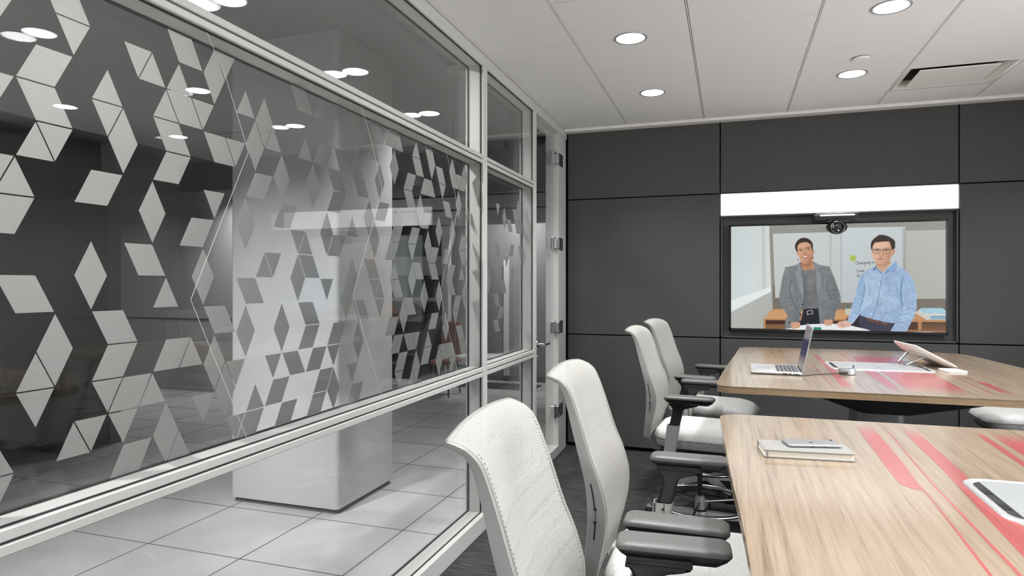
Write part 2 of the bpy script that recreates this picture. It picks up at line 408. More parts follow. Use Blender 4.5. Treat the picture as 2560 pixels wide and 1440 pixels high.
# air diffuser: bevelled tray with floating face plate
vx0, vx1, vy0, vy1 = VENT
t = thing('air_diffuser', 'white rectangular ceiling air diffuser with a floating centre plate', 'air vent', ((vx0 + vx1) / 2, (vy0 + vy1) / 2, CEIL))
w, d = (vx1 - vx0) / 2, (vy1 - vy0) / 2
def rr(wx, dy, z): return [(wx, dy, z), (-wx, dy, z), (-wx, -dy, z), (wx, -dy, z)]
bm = nb(); loft(bm, [rr(w, d, .02), rr(w, d, 0), rr(w - .022, d - .02, 0), rr(w - .055, d - .035, .03), rr(w - .055, d - .035, .06)], caps=False)
obj('tray', bm, 'ceiling_grid', t, recalc=False)
bm = nb(); box(bm, -w + .05, w - .05, -d + .03, d - .03, .058, .062); obj('duct', bm, 'dark_gap', t)
bm = nb(); box(bm, -w + .088, w - .088, -d + .075, d - .066, -.003, .006, .003); obj('face_plate', bm, 'ceiling_grid', t)

# ================================================================== GLASS WALL (left)
XO = -1.45          # corridor side of the frame
wl = sempty('wall_left', 'aluminium framing of the glazed partition to the corridor', 'wall')
Y0 = -1.9
bm = nb()
def fr(y0, y1, z0, z1, x0=XO, x1=XL): box(bm, x0, x1, y0, y1, z0, z1, 0.0025, 1)
fr(Y0, 5.17, 2.662, CEIL)                      # head
fr(5.17, YB, 2.662, CEIL)
for za, zb in ((2.128, 2.15), (2.101, 2.122)): fr(Y0, 4.534, za, zb)      # transom pair
for za, zb in ((0.905, 0.930), (0.876, 0.899)): fr(Y0, 4.534, za, zb)     # sill pair
for ya, yb in ((3.456, 3.4878), (3.4892, 3.521), (4.470, 4.5008), (4.5022, 4.534), (Y0, Y0 + .06)): # mullions, doubled
    fr(ya, yb, 0.095, 2.662, XO - .0006, XL + .0006)
fr(Y0, 4.534, 0.0, 0.095, XO, -1.325)          # floor track
fr(4.534, 5.17, 0.0, 0.075, XO, -1.335)        # door threshold
obj('frame', bm, 'frame_aluminium', wl)
bm = nb()
box(bm, XO + .01, XL - .012, Y0, 4.53, 2.12, 2.13); box(bm, XO + .01, XL - .012, Y0, 4.53, .897, .907)
for y in (3.4885, 4.5015): box(bm, XO + .01, XL - .004, y - .002, y + .002, 0.1, 2.66)
obj('shadow_gap', bm, 'gasket', wl)
# windows
XI, XP = -1.353, -1.43           # inner pane, outer pane
def window(name, label, ya, yb):
    w = sempty(name, label, 'window')
    for za, zb in ((2.15, 2.662), (0.930, 2.101), (0.095, 0.876)):
        for xx, th in ((XI, .006), (XP, .008)):
            bm = nb(); box(bm, xx - th, xx, ya + .001, yb - .001, za + .001, zb - .001); obj('glass_pane', bm, 'clear_glass', w)
        bm = nb()
        for xx in (XI, XP):
            gx_, gz_ = ((.0072, .0028) if xx == XI else (.0085, .005))
            for (p, q, r_, s_) in ((ya, ya + .005, za, zb), (yb - .005, yb, za, zb), (ya, yb, za, za + gz_), (ya, yb, zb - gz_, zb)):
                box(bm, xx - gx_, xx + .0012, p, q, r_, s_)
        obj('gasket', bm, 'gasket', w)
    return w
w1 = window('window_1', 'long glazed bay with the etched triangle pattern film', Y0 + .06, 3.456)
w2 = window('window_2', 'narrow glazed bay beside the glass door', 3.521, 4.470)
# etched film: cells of a triangular lattice (U up, D down, V/A/B the three rhombi)
LH, LY, LZ, LB_ = 0.04278, 1.0395, 2.0158, 0.08377
def node(j, r): return (LY + LH * j, LZ - LB_ * r)
def cell(kd, j, r):
    if kd == 'U': q = [(j, r), (j + 1, r + 1), (j - 1, r + 1)]
    elif kd == 'D': q = [(j, r), (j + 2, r), (j + 1, r + 1)]
    elif kd == 'V': q = [(j + 1, r - 1), (j + 2, r), (j + 1, r + 1), (j, r)]
    elif kd == 'A': q = [(j, r), (j + 1, r + 1), (j - 1, r + 1), (j - 2, r)]
    else: q = [(j, r), (j + 2, r), (j + 1, r + 1), (j - 1, r + 1)]
    P_ = [Vector(node(*a)) for a in q]
    n = len(P_); out = []
    area2 = sum(P_[i].x * P_[(i + 1) % n].y - P_[(i + 1) % n].x * P_[i].y for i in range(n))
    sg = 1 if area2 > 0 else -1
    ins = 0.0016
    for i in range(n):
        a, b_, c = P_[i - 1], P_[i], P_[(i + 1) % n]
        d1 = (b_ - a).normalized(); d2 = (c - b_).normalized()
        n1 = Vector((-d1.y, d1.x)) * sg; n2 = Vector((-d2.y, d2.x)) * sg
        k = (n1 + n2); k = k / max(1e-6, (1 + n1.dot(n2)))
        out.append(b_ + k * ins)
    return out
def film(cells, ya, yb, parent):
    za, zb = 0.935, 2.096
    bm = nb()
    for kd, j, r in cells:
        pg = cell(kd, j, r)
        for ax, lim, sgn in ((0, ya, 1), (0, yb, -1), (1, za, 1), (1, zb, -1)):     # clip to the pane
            o = []
            for i in range(len(pg)):
                p, q = pg[i - 1], pg[i]
                ip, iq = (p[ax] - lim) * sgn >= 0, (q[ax] - lim) * sgn >= 0
                if ip != iq:
                    t_ = (lim - p[ax]) / (q[ax] - p[ax]); o.append(p + (q - p) * t_)
                if iq: o.append(q)
            pg = o
            if not pg: break
        if len(pg) < 3: continue
        xs = (XP + .0004, XP + .0010)
        lo = [bm.verts.new((xs[0], p[0], p[1])) for p in pg]; hi = [bm.verts.new((xs[1], p[0], p[1])) for p in pg]
        bm.faces.new(lo[::-1]); bm.faces.new(hi)
        for i in range(len(pg)): bm.faces.new((lo[i], lo[(i + 1) % len(pg)], hi[(i + 1) % len(pg)], hi[i]))
    return obj('etched_film_pattern', bm, 'etched_film', parent)
cells = []
for tok in FILM_CELLS.split():
    a, b_ = tok[1:].split(','); cells.append((tok[0], int(a), int(b_)))
cells += [('A', 1, -1), ('D', -4, 0), ('D', -4, 2)]
random.seed(4)
used = set()
for kd in range(-66, -6):          # the same scatter carries on along the part of the glass left of the frame
    for r in range(0, 13):
        if (kd + r) % 2 == 0 and random.random() < 0.2:
            t_ = random.choice('UDVAB')
            if not any((kd + a, r + b_) in used for a in range(-3, 4) for b_ in (-1, 0, 1)):
                cells.append((t_, kd, r)); used.add((kd, r))
film([c for c in cells if c[1] < 58], Y0 + .07, 3.445, w1)
film([c for c in cells if c[1] >= 58], 3.53, 4.46, w2)
# zig-zag joint lines of the film sheets on the inner pane
bm = nb()
def zig(pts):
    for (ya, za), (yb, zb) in zip(pts[:-1], pts[1:]):
        d = Vector((yb - ya, zb - za)).normalized(); nn = Vector((-d.y, d.x)) * .0007
        q = [(ya + nn.x, za + nn.y), (yb + nn.x, zb + nn.y), (yb - nn.x, zb - nn.y), (ya - nn.x, za - nn.y)]
        lo = [bm.verts.new((XI + .0003, a, b_)) for a, b_ in q]; hi = [bm.verts.new((XI + .0009, a, b_)) for a, b_ in q]
        bm.faces.new(lo[::-1]); bm.faces.new(hi)
        for i in range(4): bm.faces.new((lo[i], lo[(i + 1) % 4], hi[(i + 1) % 4], hi[i]))
for k in range(-3, 3):
    o_ = 0.777 * k
    zig([(1.402 + o_, 2.096), (1.475 + o_, 1.987), (1.562 + o_, 1.80), (1.346 + o_, 1.367), (1.565 + o_, 0.935)])
obj('film_joint_line', bm, 'film_seam', w1)
# door: frameless leaf, patch hinges, jamb, lever
dr = sempty('door_1', 'frameless glass door with four patch hinges beside the dark wall', 'door')
bm = nb(); box(bm, -1.374, -1.362, 4.545, 5.158, 0.082, 2.652); obj('glass_leaf', bm, 'clear_glass', dr)
bm = nb(); box(bm, XO, XL, 5.172, 5.425, 0.0, 2.66, .003); obj('jamb', bm, 'frame_aluminium', dr)
bm = nb(); box(bm, XO + .02, XL - .01, 5.425, YB + .01, 0.0, CEIL); obj('jamb_gap', bm, 'gasket', dr)
for zc in (2.44, 1.74, 1.05, 0.36):
    bm = nb(); box(bm, -1.384, -1.350, 5.085, 5.158, zc - .052, zc + .052, .004); box(bm, -1.35, -1.334, 5.178, 5.30, zc - .052, zc + .052, .004)
    box(bm, -1.36, -1.336, 5.150, 5.184, zc - .04, zc + .04, .004)
    h_ = obj('hinge', bm, 'steel', dr)
    bm = nb()
    for s_ in (-1, 1): cyl(bm, -1.333, 5.165, zc + s_ * .035 - .008, zc + s_ * .035 + .008, .009, 14)
    obj('knuckle', bm, 'steel_dark', h_)
bm = nb()
def disc_x(bm, x0, x1, y, z, r, n=28): loft(bm, [[(x, y + math.cos(2 * PI * k / n) * r, z + math.sin(2 * PI * k / n) * r) for k in range(n)] for x in (x0, x1)])
disc_x(bm, -1.362, -1.352, 4.625, .955, .034)
disc_x(bm, -1.352, -1.30, 4.625, .955, .011)
hd = obj('lever_handle', bm, 'steel', dr, auto=30)
bm = nb(); tube(bm, [(-1.305, 4.615, .955), (-1.303, 4.66, .955), (-1.303, 4.745, .953)], .0095, 14); obj('lever', bm, 'steel', hd, smooth=True)

# ================================================================== CORRIDOR beyond the glass
bm = nb(); box(bm, -11, -1.471, -3, 11, -0.1, -.001)
fl = struct(obj('floor', bm, 'floor_tile'), 'pale square-tiled corridor floor beyond the glass', 'floor')
bm = nb()
for k in range(-16, 2): box(bm, -2.38 + .61 * k - .0025, -2.38 + .61 * k + .0025, -3, 11, -.0015, .0004)
for k in range(-9, 14): box(bm, -11, -1.471, 2.685 + .61 * k - .0025, 2.685 + .61 * k + .0025, -.0015, .0004)
obj('grout_lines', bm, 'grout', fl)
bm = nb(); box(bm, -6.2, -1.46, -3, 6.6, 2.96, 3.02); box(bm, -1.47, -1.445, -3, 6.6, 2.66, 2.97)
struct(obj('ceiling', bm, 'corridor_ceiling'), 'plain grey corridor ceiling beyond the glass', 'ceiling')
cl = sempty('column', 'square white column with rounded corners in the corridor', 'column', (-2.665, 3.725, 0))
bm = nb(); prism(bm, [(x + 2.665, y - 3.725) for x, y in rrect(-3.07, -2.26, 3.38, 4.07, .03, 5)], 0.03, 2.96); obj('shaft', bm, 'column_white', cl, smooth=True)
bm = nb(); prism(bm, [(x + 2.665, y - 3.725) for x, y in rrect(-3.055, -2.275, 3.395, 4.055, .025, 5)], 0.0, 0.03); obj('column_plinth', bm, 'column_base', cl, smooth=True)
bm = nb(); box(bm, -10.5, -4.4, 6.7, 6.85, 0, 2.62); box(bm, -10.5, -4.4, 6.69, 6.7, 0, .05)
wa = struct(obj('wall_corridor_far', bm, 'corridor_paint'), 'lit grey corridor wall left of the column', 'wall')
bm = nb(); box(bm, -10.5, -4.4, 6.693, 6.702, .94, .952); obj('wall_groove', bm, 'dark_gap', wa)
bm = nb(); box(bm, -10.5, -5.14, 4.21, 4.33, 0.0, 2.17)
struct(obj('wall_partition', bm, 'corridor_dark'), 'dark grey partition at the far left of the corridor', 'wall')
t = thing('storage_cabinet', 'low black storage cabinet standing against the dark partition', 'cabinet', (-6.3, 4.0, 0))
bm = nb(); box(bm, -1.5, 1.20, -.19, .2, 0.02, 1.12, .006); obj('body', bm, 'corridor_black', t)
for k in range(4):
    bm = nb(); box(bm, -1.47 + .665 * k, -.815 + .665 * k, -.205, -.19, .06, 1.09, .003); d_ = obj('cabinet_door', bm, 'corridor_black', t)
    bm = nb(); box(bm, -.87 + .665 * k, -.855 + .665 * k, -.222, -.205, .55, .75, .003); obj('handle', bm, 'steel_dark', d_)
# end of the corridor
bm = nb(); box(bm, -11, 0, 8.85, 9.0, 0, 4)
we = struct(obj('wall_corridor_end', bm, 'corridor_grey'), 'grey wall at the far end of the corridor', 'wall')
bm = nb(); box(bm, -11, 0, 8.835, 8.85, 0, .08); obj('skirting', bm, 'column_base', we)
bm = nb(); box(bm, -11.1, -11, -3, 9, 0, 4); struct(obj('wall_corridor_left', bm, 'corridor_black'), 'dark far side wall of the corridor', 'wall')
bm = nb(); box(bm, -11, -1.47, -3.1, -3, 0, 4); struct(obj('wall_corridor_near', bm, 'corridor_dark'), 'dark corridor wall level with the camera', 'wall')
bm = nb(); box(bm, -11.1, 0, -3.1, 9, 4, 4.1); struct(obj('ceiling', bm, 'corridor_black'), 'black open ceiling void over the corridor', 'ceiling')
bm = nb(); box(bm, -1.47, -1.35, YB + .15, 8.85, 0, 4); struct(obj('wall_corridor_right', bm, 'corridor_paint'), 'pale corridor wall past the glass door', 'wall')
# bulkhead and black entrance surround at the corridor end
bk = sempty('wall_bulkhead', 'stepped grey bulkhead over the black corridor entrance', 'wall')
bm = nb(); box(bm, -6.2, -1.48, 7.9, 8.1, 2.20, 2.38); box(bm, -6.2, -1.48, 7.8, 8.1, 2.40, 2.55); obj('lower_band', bm, 'corridor_paint', bk)
bm = nb(); box(bm, -6.2, -1.48, 7.7, 8.1, 2.57, 2.74); box(bm, -6.2, -1.48, 7.95, 8.1, 2.3, 2.74); obj('upper_band', bm, 'corridor_grey', bk)
t = thing('display_wall', 'tall black panel with a grey band behind the right edge of the column', 'panel', (-3.95, 8.0, 0))
bm = nb(); box(bm, -.75, .27, -.05, .05, 0.1, 2.2, .004); obj('panel', bm, 'corridor_black', t)
bm = nb(); box(bm, -.75, .27, -.06, -.05, 1.52, 1.78); obj('band', bm, 'corridor_grey', t)
bm = nb(); box(bm, .27, .36, -.06, .06, 0, 2.2, .004); obj('edge_post', bm, 'frame_aluminium', t)
bm = nb(); box(bm, -.75, .27, -.07, -.05, 1.17, 1.22); obj('rail', bm, 'corridor_grey', t)
# furniture glimpsed at the corridor end
t = thing('lounge_bench', 'low pale bench at the corridor end', 'bench', (-3.1, 8.35, 0))
bm = nb(); box(bm, -.5, .6, -.22, .25, .30, .42, .03, 3); obj('seat', bm, 'corridor_paint', t)
for sx in (-.42, .52):
    bm = nb(); box(bm, sx - .02, sx + .02, -.18, .2, 0, .3, .004); obj('leg', bm, 'steel_dark', t)
t = thing('accent_chair', 'small muted red chair on the corridor side bench area', 'chair', (-3.42, 7.5, 0))
mat('muted_red', lin(140, 92, 90), .8)
bm = nb(); box(bm, -3.10, -3.02, 8.80, 8.85, .08, 1.75, .003)
struct(obj('trim_2', bm, 'white_paint'), 'narrow white vertical strip on the far corridor wall', 'trim')
bm = nb(); box(bm, -.13, .13, -.2, .2, .40, .46, .02, 3); obj('seat', bm, 'muted_red', t)
bm = nb(); box(bm, -.13, .13, .16, .2, .5, .92, .015, 3); obj('backrest', bm, 'muted_red', t)
for sx in (-1, 1):
    for sy in (-1, 1):
        bm = nb(); tube(bm, [(sx * .10, sy * .15, .4), (sx * .12, sy * .18, 0)], .012, 10); obj('leg', bm, 'steel_dark', t, smooth=True)
bm = nb(); tube(bm, [(-6.0, 7.2, 3.1), (-2.4, 6.9, 3.0)], .05, 14)
tag(obj('ceiling_pipe', bm, 'corridor_grey', smooth=True), 'thin service pipe crossing the black ceiling void', 'pipe')
t = thing('pendant_light', 'dark cylindrical pendant hanging from the black ceiling void', 'lamp', (-3.62, 7.2, 2.62))
bm = nb(); cyl(bm, 0, 0, 0, .42, .085, 24); obj('shade', bm, 'corridor_grey', t, smooth=True)
bm = nb(); tube(bm, [(0, 0, .42), (0, 0, 1.38)], .008, 8); obj('cord', bm, 'corridor_black', t)
# dome camera seen through the top of the door
t = thing('dome_camera', 'black dome camera on a bracket seen through the top of the glass door', 'camera', (-1.80, 6.13, 2.85))
bm = nb()
bmesh.ops.create_uvsphere(bm, u_segments=24, v_segments=14, radius=.085); obj('dome', bm, 'black_gloss', t, smooth=True)
bm = nb(); cyl(bm, 0, 0, .04, .11, .09, 24); obj('mount', bm, 'black_plastic', t, smooth=True)
# smoke detector on corridor ceiling
t = thing('smoke_detector', 'round ceiling detector seen through the upper pane beside the door', 'detector', (-1.83, 4.25, 2.96))
bm = nb(); n = 28
loft(bm, [[(math.cos(2 * PI * k / n) * r, math.sin(2 * PI * k / n) * r, z) for k in range(n)] for r, z in ((.10, 0), (.10, -.02), (.075, -.045), (.02, -.05))])
obj('housing', bm, 'corridor_paint', t, smooth=True)

# ================================================================== TABLES
TZ = 0.96
def table(name, label, outline, trough, inl, loc):
    t = thing(name, label, 'table', (loc[0], loc[1], 0))
    sh = [(x - loc[0], y - loc[1]) for x, y in outline]
    bm = nb(); prism(bm, sh, TZ - .003, TZ, 0.0); 
    # vertical sides of the slab are made as a second material
    bm2 = nb()
    prism(bm2, [(x * .9985, y * .9985) for x, y in sh], TZ - .031, TZ - .003)
    me2 = obj('edge_band', bm2, 'oak_edge', t, recalc=True, smooth=True)
    top = obj('table_top', bm, 'oak_veneer', t)
    # veneer inlays: thin skins carrying a vertex attribute that fades towards the ends
    bm = nb(); lay = bm.verts.layers.float_color.new('redc'); vals = []
    for left, right, fade0, fade1, amt in inl:
        N = 24
        def at(pl, y):
            pl = sorted(pl, key=lambda p: p[1])
            if len(pl) == 1: return pl[0][0]
            for a, b_ in zip(pl[:-1], pl[1:]):
                if y <= b_[1] or b_ is pl[-1]:
                    return a[0] + (b_[0] - a[0]) * (y - a[1]) / (b_[1] - a[1])
        ya, yb = max(min(p[1] for p in left), min(p[1] for p in right)), min(max(p[1] for p in left), max(p[1] for p in right))
        prev = None
        for k in range(N + 1):
            y = ya + (yb - ya) * k / N
            a = amt
            if fade0: a *= max(0, min(1, (y - ya) / fade0))
            if fade1: a *= max(0, min(1, (yb - y) / fade1))
            row = []
            for x in (at(left, y), at(right, y)):
                v_ = bm.verts.new((x - loc[0], y - loc[1], TZ + .0003)); v_[lay] = (a, a, a, 1); row.append(v_)
            if prev: bm.faces.new((prev[0], prev[1], row[1], row[0]))
            prev = row
    me = bpy.data.meshes.new('red_inlay'); bm.to_mesh(me)
    at_ = me.attributes.new('red', 'FLOAT', 'POINT')
    bm.verts.ensure_lookup_table()
    at_.data.foreach_set('value', [v_[lay][0] for v_ in bm.verts]); bm.free()
    me.materials.append(MATS['oak_veneer'])
    o = bpy.data.objects.new('red_inlay', me); COL.objects.link(o); o.parent = t
    # trough and pedestal
    (a0, a1, b0, b1), (c0, c1, d0, d1), zb = trough
    bm = nb()
    def q(x0, x1, y0, y1, z, r): return [(x - loc[0], y - loc[1], z) for x, y in rrect(x0, x1, y0, y1, r)]
    loft(bm, [q(a0, a1, b0, b1, TZ - .031, .03), q(c0, c1, d0, d1, zb + .012, .05), q(c0 + .03, c1 - .03, d0 + .03, d1 - .03, zb, .05)])
    obj('cable_trough', bm, 'trough', t, auto=35)
    cx, cy = (c0 + c1) / 2 - loc[0], (d0 + d1) / 2 - loc[1]
    bm = nb(); loft(bm, [[(cx + p[0], cy + p[1], z) for p in rrect(-.11, .11, -.16, .16, .04)] for z in (0.03, zb)]); obj('pedestal', bm, 'table_column', t, smooth=True)
    bm = nb(); loft(bm, [[(cx + p[0], cy + p[1], z) for p in rrect(-e, e, -e * 1.15, e * 1.15, .06)] for z, e in ((0, .34), (.02, .34), (.032, .32))]); obj('foot_plate', bm, 'table_column', t, smooth=True)
    return t
def outl(left, far, right, near, n=8):
    return None
# far table: bowed sides, generously rounded far corners
far_o = [(p.x, p.y) for p in spline([(-.054, 3.06), (-.045, 3.25), (-.011, 3.78), (.035, 4.35), (.06, 4.73)], 5)]
far_o += [(p.x, p.y) for p in spline([(.064, 4.77), (.078, 4.83), (.13, 4.868)], 4)]
far_o += [(p.x, p.y) for p in spline([(.5, 4.895), (.8, 4.90), (1.08, 4.892)], 4)]
far_o += [(p.x, p.y) for p in spline([(1.30, 4.868), (1.395, 4.82), (1.43, 4.72)], 5)]
far_o += [(p.x, p.y) for p in spline([(1.45, 4.5), (1.482, 4.1), (1.515, 3.6), (1.53, 3.15)], 4)]
far_o += [(p.x, p.y) for p in spline([(1.53, 3.07), (1.515, 3.015), (1.45, 2.99)], 4)]
far_o += [(1.08, 2.984), (.75, 2.982), (.45, 2.983), (.19, 2.986)]
far_o += [(p.x, p.y) for p in spline([(0.0, 2.985), (-.045, 3.005), (-.055, 3.05)], 4)][:-1]
def line(*p): return list(p)
inl_far = [
    (line((.462, 3.05), (.493, 4.0), (.495, 4.62)), line((.509, 3.05), (.522, 4.0), (.524, 4.62)), .12, .25, .95),
    (line((.424, 3.05), (.433, 4.0)), line((.431, 3.05), (.440, 4.0)), .12, .1, .8),
    (line((.648, 3.06), (.654, 3.72), (.657, 4.05)), line((.686, 3.06), (.711, 3.72), (.715, 4.05)), .16, 0, .95),
    (line((.710, 3.05), (.735, 3.74), (.738, 4.05)), line((.930, 3.05), (.967, 3.74), (.97, 4.05)), .2, 0, .95),
    (line((.70, 4.09), (.715, 4.55)), line((.955, 4.09), (.97, 4.55)), 0, .16, .95),
    (line((.645, 4.11), (.655, 4.23)), line((.70, 4.11), (.70, 4.23)), 0, 0, .8),
    (line((.672, 4.23), (.672, 4.55)), line((.684, 4.23), (.684, 4.55)), 0, .1, .7),
    (line((1.012, 3.06), (1.038, 4.15)), line((1.019, 3.06), (1.045, 4.15)), .08, .1, .85),
    (line((1.067, 3.50), (1.070, 3.9)), line((1.072, 3.50), (1.075, 3.9)), 0, .1, .6),
    (line((1.062, 3.10), (1.070, 3.49)), line((1.092, 3.10), (1.104, 3.47)), .12, 0, 1.0),
]
table('meeting_table', 'oak meeting table farther from the camera carrying the open laptop', far_o,
      ((.28, 1.20, 3.2, 4.7), (.60, .90, 3.62, 4.28), .755), inl_far, (.74, 3.95))
near_o = [(p.x, p.y) for p in spline([(.047, .62), (.038, .9), (.026, 1.23), (.003, 1.6), (-.012, 1.9), (-.029, 2.23)], 4)]
near_o += [(p.x, p.y) for p in spline([(-.031, 2.275), (-.022, 2.322), (.025, 2.352)], 4)]
near_o += [(.2, 2.358), (.39, 2.362), (.86, 2.372), (1.3, 2.362)]
near_o += [(p.x, p.y) for p in spline([(1.47, 2.352), (1.51, 2.33), (1.515, 2.27)], 4)]
near_o += [(1.51, 1.9), (1.48, 1.3), (1.45, .9)]
near_o += [(p.x, p.y) for p in spline([(1.43, .62), (1.38, .53), (1.30, .49)], 4)]
near_o += [(.75, .47), (.16, .49)]
near_o += [(p.x, p.y) for p in spline([(.12, .495), (.06, .53), (.047, .60)], 4)][:-1]
inl_near = [
    (line((.361, 1.66), (.368, 1.94), (.379, 2.31)), line((.4025, 1.66), (.415, 1.90), (.424, 2.31)), 0, .14, .95),
    (line((.383, 1.615), (.372, 1.633), (.362, 1.648), (.361, 1.66)), line((.4025, 1.615), (.4025, 1.66)), 0, 0, .95),
    (line((.352, .55), (.3785, 1.176), (.3985, 1.57), (.398, 1.615)), line((.358, .55), (.3845, 1.176), (.4025, 1.57), (.4025, 1.615)), 0, 0, .95),
    (line((.398, .55), (.421, 1.19), (.430, 1.69), (.459, 2.30)), line((.405, .55), (.428, 1.19), (.4355, 1.69), (.464, 2.30)), 0, .15, .9),
    (line((.425, .55), (.458, 1.27), (.489, 1.83), (.502, 2.315)), line((.49, .55), (.512, 1.35), (.5235, 1.72), (.542, 2.315)), 0, .16, .95),
    (line((.64, .55), (.684, 1.9), (.699, 2.31)), line((.659, .55), (.703, 1.9), (.718, 2.31)), 0, .08, .98),
    (line((.69, .55), (.727, 1.96), (.738, 2.31)), line((.93, .55), (.965, 1.96), (.98, 2.31)), 0, .14, 1.0),
]
table('meeting_table', 'oak meeting table nearest the camera carrying the grey notebook and phone', near_o,
      ((.28, 1.20, .9, 2.1), (.60, .90, 1.2, 1.75), .755), inl_near, (.74, 1.45))
# flush power hatches in the table tops
def hatch(label, x0, x1, y0, y1, skew):
    t = thing('power_hatch', label, 'cable hatch', ((x0 + x1) / 2, (y0 + y1) / 2, TZ), 0, 'power hatches in the table tops')
    w, d = (x1 - x0) / 2, (y1 - y0) / 2
    def ol(e, r): return [(x, y) for x, y in rrect(-w + e, w - e, -d + e, d - e, r)]
    bm = nb(); n_ = len(ol(0, .045))
    loft(bm, [[(*p, z) for p in ol(e, r)] for e, r, z in ((0, .05, .0004), (.003, .048, .0035), (.014, .042, .0035), (.018, .038, .0008))], caps=False)
    obj('rim', bm, 'aluminium', t, smooth=True)
    bm = nb(); prism(bm, ol(.017, .038), .0003, .0009); obj('cable_slot', bm, 'dark_gap', t)
    bm = nb(); prism(bm, rrect(-w + .036, -.001, -d + .018, d - .018, .012), .0009, .0030, .0008); obj('lid', bm, 'hatch_metal', t)
    bm = nb(); prism(bm, rrect(.001, w - .036, -d + .018, d - .018, .012), .0009, .0030, .0008); obj('lid', bm, 'hatch_metal', t)
    for s_ in (-1, 1):
        bm = nb(); box(bm, -w + .018, -w + .034, s_ * .05 - .018, s_ * .05 + .018, .0009, .0024, .0006); obj('brush', bm, 'black_plastic', t)
    return t
hatch('long aluminium cable hatch between the puck and the tablet on the far table', .512, 1.0, 3.765, 4.10, 0)
hatch('aluminium cable hatch cut off by the right edge of the frame on the near table', .497, 1.0, 1.445, 1.745, 0)

# ================================================================== OBJECTS ON THE TABLES
# laptop
t = thing('laptop', 'open silver laptop standing on the far table', 'laptop', (.222, 3.59, TZ), math.radians(-1.5))
W2, D2 = .163, .118     # half width (y) and half depth (x)
bm = nb(); loft(bm, [[(x, y, z) for x, y in rrect(-D2 + e, D2 - e, -W2 + e, W2 - e, .010)] for e, z in ((.006, .002), (0, .006), (0, .0135), (.0015, .015))]); base_ = obj('base', bm, 'aluminium', t, auto=50)
bm = nb()
rows = 6
for r in range(rows):
    xk0 = .004 + r * .0182; kw = .0152 if r < rows - 1 else .009
    n_ = 14
    for k in range(n_):
        yk = -.136 + k * .0194
        if r == 0 and 4 <= k <= 8:
            if k == 4: box(bm, xk0, xk0 + kw, yk, yk + .094, .0151, .0157)
            continue
        box(bm, xk0, xk0 + kw, yk, yk + .0164, .0151, .0157)
obj('keyboard', bm, 'key', base_)
bm = nb(); box(bm, -.098, -.022, -.052, .052, .0149, .01515); obj('trackpad', bm, 'hatch_metal', base_)
bm = nb(); box(bm, .03, .05, -.1636, -.1625, .007, .0105); box(bm, .058, .068, -.1636, -.1625, .007, .0105); obj('port', bm, 'black_plastic', base_)
LA = math.radians(12)
bm = nb()
def lidp(u, y, w): return (D2 - .002 + math.sin(LA) * u + math.cos(LA) * w, y, .014 + math.cos(LA) * u - math.sin(LA) * w)
loft(bm, [[lidp(u + .118, y, w) for u, y in rrect(-.112 + e, .112 - e, -W2 + e, W2 - e, .012)] for e, w in ((.001, 0), (0, .001), (0, .004), (.002, .005))]); lid_ = obj('lid', bm, 'aluminium', t, auto=50)
bm = nb(); vs = [bm.verts.new(lidp(u, y, -.0004)) for u, y in ((.022, -W2 + .01), (.222, -W2 + .01), (.222, W2 - .01), (.022, W2 - .01))]; bm.faces.new(vs)
m = mat('laptop_screen', lin(34, 34, 48), .12, spec=.6); m.node_tree.nodes['Principled BSDF'].inputs['Emission Color'].default_value = (*lin(52, 52, 84), 1); m.node_tree.nodes['Principled BSDF'].inputs['Emission Strength'].default_value = 0.6
obj('screen', bm, 'laptop_screen', lid_)
bm = nb(); tube(bm, [(D2 - .003, -.12, .013), (D2 - .003, .12, .013)], .005, 10); obj('hinge', bm, 'black_plastic', t, smooth=True)
# puck
t = thing('connection_puck', 'round silver cable puck with black top on the far table by the laptop', 'puck', (.553, 3.565, TZ))
bm = nb(); n = 40
loft(bm, [[(math.cos(2 * PI * k / n) * r, math.sin(2 * PI * k / n) * r, z) for k in range(n)] for r, z in ((.036, .0012), (.0385, .003), (.0385, .028), (.0365, .031), (.034, .031), (.032, .028))]); obj('body', bm, 'hatch_metal', t, smooth=True)
bm = nb(); cyl(bm, 0, 0, .0282, .0288, .0318, 40); obj('cap', bm, 'black_gloss', t)
bm = nb(); tube(bm, [(-.004, -.037, .012), (-.02, -.041, .0115), (-.034, -.043, .010)], .0042, 10); obj('plug', bm, 'rubber', t, smooth=True)
def cable(name, label, pts, r=.0019):
    bm = nb(); tube(bm, spline(pts, 7), r, 8); return tag(obj(name, bm, 'cable', smooth=True), label, 'cable')
cable('video_cable', 'thin black cable running from the laptop side to the round puck', [(.300, 3.4165, .9695), (.318, 3.410, .967), (.345, 3.425, .9625), (.40, 3.485, .9622), (.455, 3.525, .9624), (.50, 3.53, .966), (.520, 3.526, .971)])
cable('puck_cable', 'short black cable arching from the puck into the long cable hatch', [(.588, 3.60, .970), (.600, 3.66, .975), (.607, 3.72, .984), (.614, 3.765, .985), (.618, 3.80, .975), (.618, 3.815, .9645)])
cable('charger_cable', 'short dark cable from the hatch end to the white square pad', [(.975, 3.87, .9645), (.985, 3.885, .970), (1.005, 3.895, .969), (1.03, 3.885, .9665), (1.045, 3.875, .9660)])
t = thing('white_pad', 'thin white square pad lying beyond the right end of the long hatch', 'device', (1.083, 3.858, TZ), math.radians(10))
bm = nb(); loft(bm, [[(x, y, z) for x, y in rrect(-.046 + e, .046 - e, -.058 + e, .058 - e, .008)] for e, z in ((.001, .0005), (0, .002), (0, .0075), (.001, .0085))]); obj('body', bm, 'white_plastic', t, auto=50)
